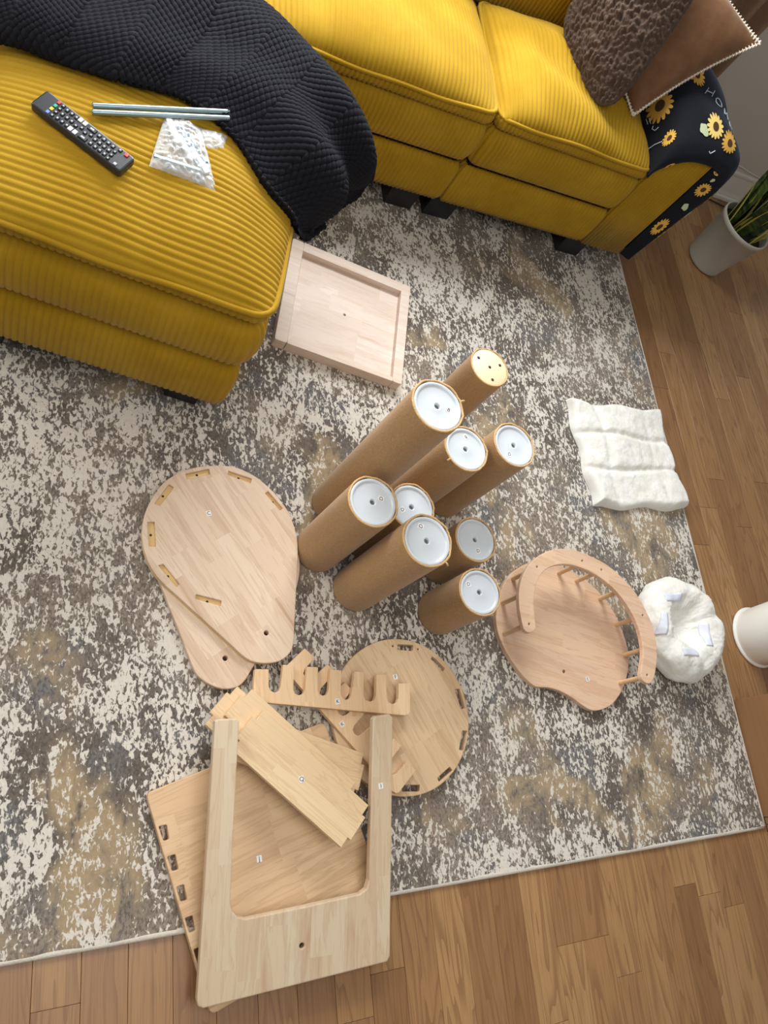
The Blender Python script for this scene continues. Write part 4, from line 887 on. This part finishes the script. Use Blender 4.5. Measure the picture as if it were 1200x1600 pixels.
# ------------------------------------------------------------------ round plush bolster
do = np.array([1.872, 0.372]); dn = thing('plush_cushion', (do[0], do[1], Z_RUG), 'round white furry cushion with four fabric straps beside the railed bed', 'cushion')
na, nr = 180, 70
prof = catmull([(0.001, 0.040), (0.022, 0.042), (0.045, 0.062), (0.070, 0.092), (0.098, 0.104), (0.128, 0.096), (0.148, 0.068), (0.152, 0.036), (0.138, 0.010), (0.105, 0.001)], 8, False)
def donut_pt(a, t):
    r = np.interp(t, np.linspace(0, 1, len(prof)), prof[:, 0]); z = np.interp(t, np.linspace(0, 1, len(prof)), prof[:, 1])
    k = np.clip(t / 0.35, 0, 1) * np.clip((1 - t) / 0.15, 0, 1)
    pin = (np.exp(-((a - 0.25) / 0.16) ** 2) + np.exp(-((a - 4.9) / 0.18) ** 2) + np.exp(-((a - 2.1) / 0.2) ** 2) * 0.7 + np.exp(-((a - 3.6) / 0.2) ** 2) * 0.8)
    r = r * (1 + 0.035 * np.sin(3 * a + 1) * (r > 0.1)); z = z * (1 - 0.10 * pin * k)
    ox = -0.030 * np.clip(1 - r / 0.11, 0, 1)
    return np.stack([ox + r * np.cos(a) * 1.0, r * np.sin(a) * 1.05, z], -1)
Aa, Tt = np.meshgrid(np.linspace(0, 2 * PI, na, endpoint=False), np.linspace(0, 1, nr), indexing='ij')
Pd = donut_pt(Aa, Tt); Nd = grid_normals(Pd, True)
if Nd[0, 35, 2] < 0: Nd = -Nd
Pd = Pd + Nd * (nz(Pd, 26, 0.007) + nz(Pd, 190, 0.0026))[..., None]
link('plush_body', grid_mesh(Pd, close_u=True), M['white_fur'], dn)
from mathutils.bvhtree import BVHTree
bv = BVHTree.FromPolygons([tuple(q) for q in Pd.reshape(-1, 3)], [tuple(p.vertices) for p in dn.children[0].data.polygons])
for cx_, cy_, ang_, hl_, hw_ in STRAPS:
    Ps = np.zeros((16, 5, 3))
    for i_, a_ in enumerate(np.linspace(-hl_, hl_, 16)):
        for j_, b_ in enumerate(np.linspace(-hw_, hw_, 5)):
            x_, y_ = cx_ + a_ * math.cos(ang_) - b_ * math.sin(ang_), cy_ + a_ * math.sin(ang_) + b_ * math.cos(ang_)
            hit = bv.ray_cast(Vector((x_, y_, 0.5)), Vector((0, 0, -1)))[0]
            Ps[i_, j_] = (x_, y_, (hit.z if hit else 0.05))
    zc = Ps[..., 2].copy()
    for _ in range(6): zc[1:-1] = (zc[:-2] + zc[1:-1] * 2 + zc[2:]) / 4; zc[:, 1:-1] = (zc[:, :-2] + zc[:, 1:-1] * 2 + zc[:, 2:]) / 4
    Ps[..., 2] = np.maximum(zc, Ps[..., 2]) + 0.0012
    so = link('strap', grid_mesh(Ps), M['strap'], dn); s2 = so.modifiers.new('thickness', 'SOLIDIFY'); s2.thickness = 0.002; s2.offset = 0

# ------------------------------------------------------------------ potted plant
po = np.array([2.605, 1.985]); pot = thing('potted_plant', (po[0], po[1], 0), 'snake plant and yellowing grass in a grey-white pot by the sofa arm', 'plant')
lathe('pot', [(0.0001, 0.001), (0.080, 0.001), (0.086, 0.004), (0.087, 0.012), (0.0865, 0.016), (0.112, 0.205), (0.1155, 0.208), (0.117, 0.226), (0.113, 0.228), (0.109, 0.222), (0.108, 0.19)], M['pot_plastic'], pot, 56)
lathe('soil', [(0.0001, 0.192), (0.06, 0.196), (0.109, 0.19)], M['soil'], pot, 30)
random.seed(5)
def leaf(base, az, lean, L, Wd, m, name, twist=0.3, curl=0.0):
    n = 16; t = np.linspace(0, 1, n); Pt = np.zeros((n, 5, 3))
    for i, k in enumerate(t):
        out = lean * k + curl * k * k; hgt = L * k - 0.35 * curl * k * k
        c = np.array([base[0] + math.cos(az) * out, base[1] + math.sin(az) * out, base[2] + hgt])
        wv = Wd * (math.sin(PI * min(1, 0.18 + 0.82 * k)) ** 0.7) * (1 - k ** 5) + 0.0004
        sa = az + PI / 2 + twist * k; sd = np.array([math.cos(sa), math.sin(sa), 0]); nd = np.array([math.cos(az), math.sin(az), 0])
        for j, q in enumerate((-1, -0.5, 0, 0.5, 1)): Pt[i, j] = c + sd * wv * q + nd * (abs(q) ** 2) * wv * 0.35
    o = link(name, grid_mesh(Pt), M[m], pot); mo_ = o.modifiers.new('thickness', 'SOLIDIFY'); mo_.thickness = 0.0016; return o
for k in range(9):
    a = random.uniform(0, 2 * PI); r = random.uniform(0.01, 0.06)
    leaf((r * math.cos(a), r * math.sin(a), 0.19), a, random.uniform(0.02, 0.08), random.uniform(0.28, 0.42), random.uniform(0.022, 0.032), 'snake_leaf', 'leaf', random.uniform(-0.6, 0.6))
for a, ln, L in ((2.4, 0.06, 0.34), (2.9, 0.05, 0.40), (2.0, 0.04, 0.30)):
    leaf((0.06 * math.cos(a), 0.06 * math.sin(a), 0.19), a, ln, L, 0.036, 'snake_leaf', 'leaf', 0.2)
for k in range(16):
    a = random.uniform(2.6, 5.6); r = random.uniform(0.02, 0.085)
    leaf((r * math.cos(a), r * math.sin(a), 0.19), a + random.uniform(-0.8, 0.8), random.uniform(0.01, 0.05), random.uniform(0.10, 0.22), random.uniform(0.0025, 0.0045), 'grass_blade', 'grass_blade', 0.8, random.uniform(0.01, 0.05))

# ------------------------------------------------------------------ white bin and carton at the right
bn = thing('waste_bin', (2.272, 0.352, 0), 'smooth white round bin with a flanged base beside the rug', 'bin')
lathe('bin_body', [(0.0001, 0.006), (0.094, 0.006), (0.095, 0.012), (0.100, 0.10), (0.108, 0.25), (0.112, 0.33), (0.108, 0.333), (0.104, 0.326), (0.098, 0.20), (0.092, 0.03), (0.0001, 0.025)], M['white_plastic'], bn, 64)
lathe('base_flange', [(0.090, 0.0005), (0.100, 0.0005), (0.1025, 0.003), (0.1025, 0.006), (0.100, 0.009), (0.094, 0.010)], M['white_plastic'], bn, 64)
bxo = thing('cardboard_box', (2.29, -0.045, 0), 'brown cardboard carton standing on the floor against the rug edge', 'box')
bw, bd, bh, tk = 0.39, 0.395, 0.26, 0.005
for nm, c_, s_ in (('box_wall', (-bw / 2, 0, bh / 2), (tk, bd, bh)), ('box_wall', (bw / 2, 0, bh / 2), (tk, bd, bh)), ('box_wall', (0, bd / 2, bh / 2), (bw - tk, tk, bh)), ('box_wall', (0, -bd / 2, bh / 2), (bw - tk, tk, bh)), ('box_bottom', (0, 0, 0.004), (bw - tk, bd - tk, 0.005))):
    box(nm, c_, s_, M['cardboard'], bxo, 0.0012)
box('box_top_flap', (-0.095, 0, bh + 0.003), (0.19, bd, 0.005), M['cardboard'], bxo, 0.001); box('box_top_flap', (0.097, 0, bh + 0.003), (0.19, bd, 0.005), M['cardboard'], bxo, 0.001)
for dy, dz, sy, sz in ((-0.165, 0.030, 0.040, 0.0022), (-0.165, 0.004, 0.040, 0.0022), (-0.185, 0.017, 0.0022, 0.028), (-0.145, 0.017, 0.0022, 0.028), (-0.165, 0.017, 0.0022, 0.022)):
    box('printed_mark', (-bw / 2 - tk / 2 - 0.0003, dy, dz), (0.0006, sy, sz), M['print_dark'], bxo)
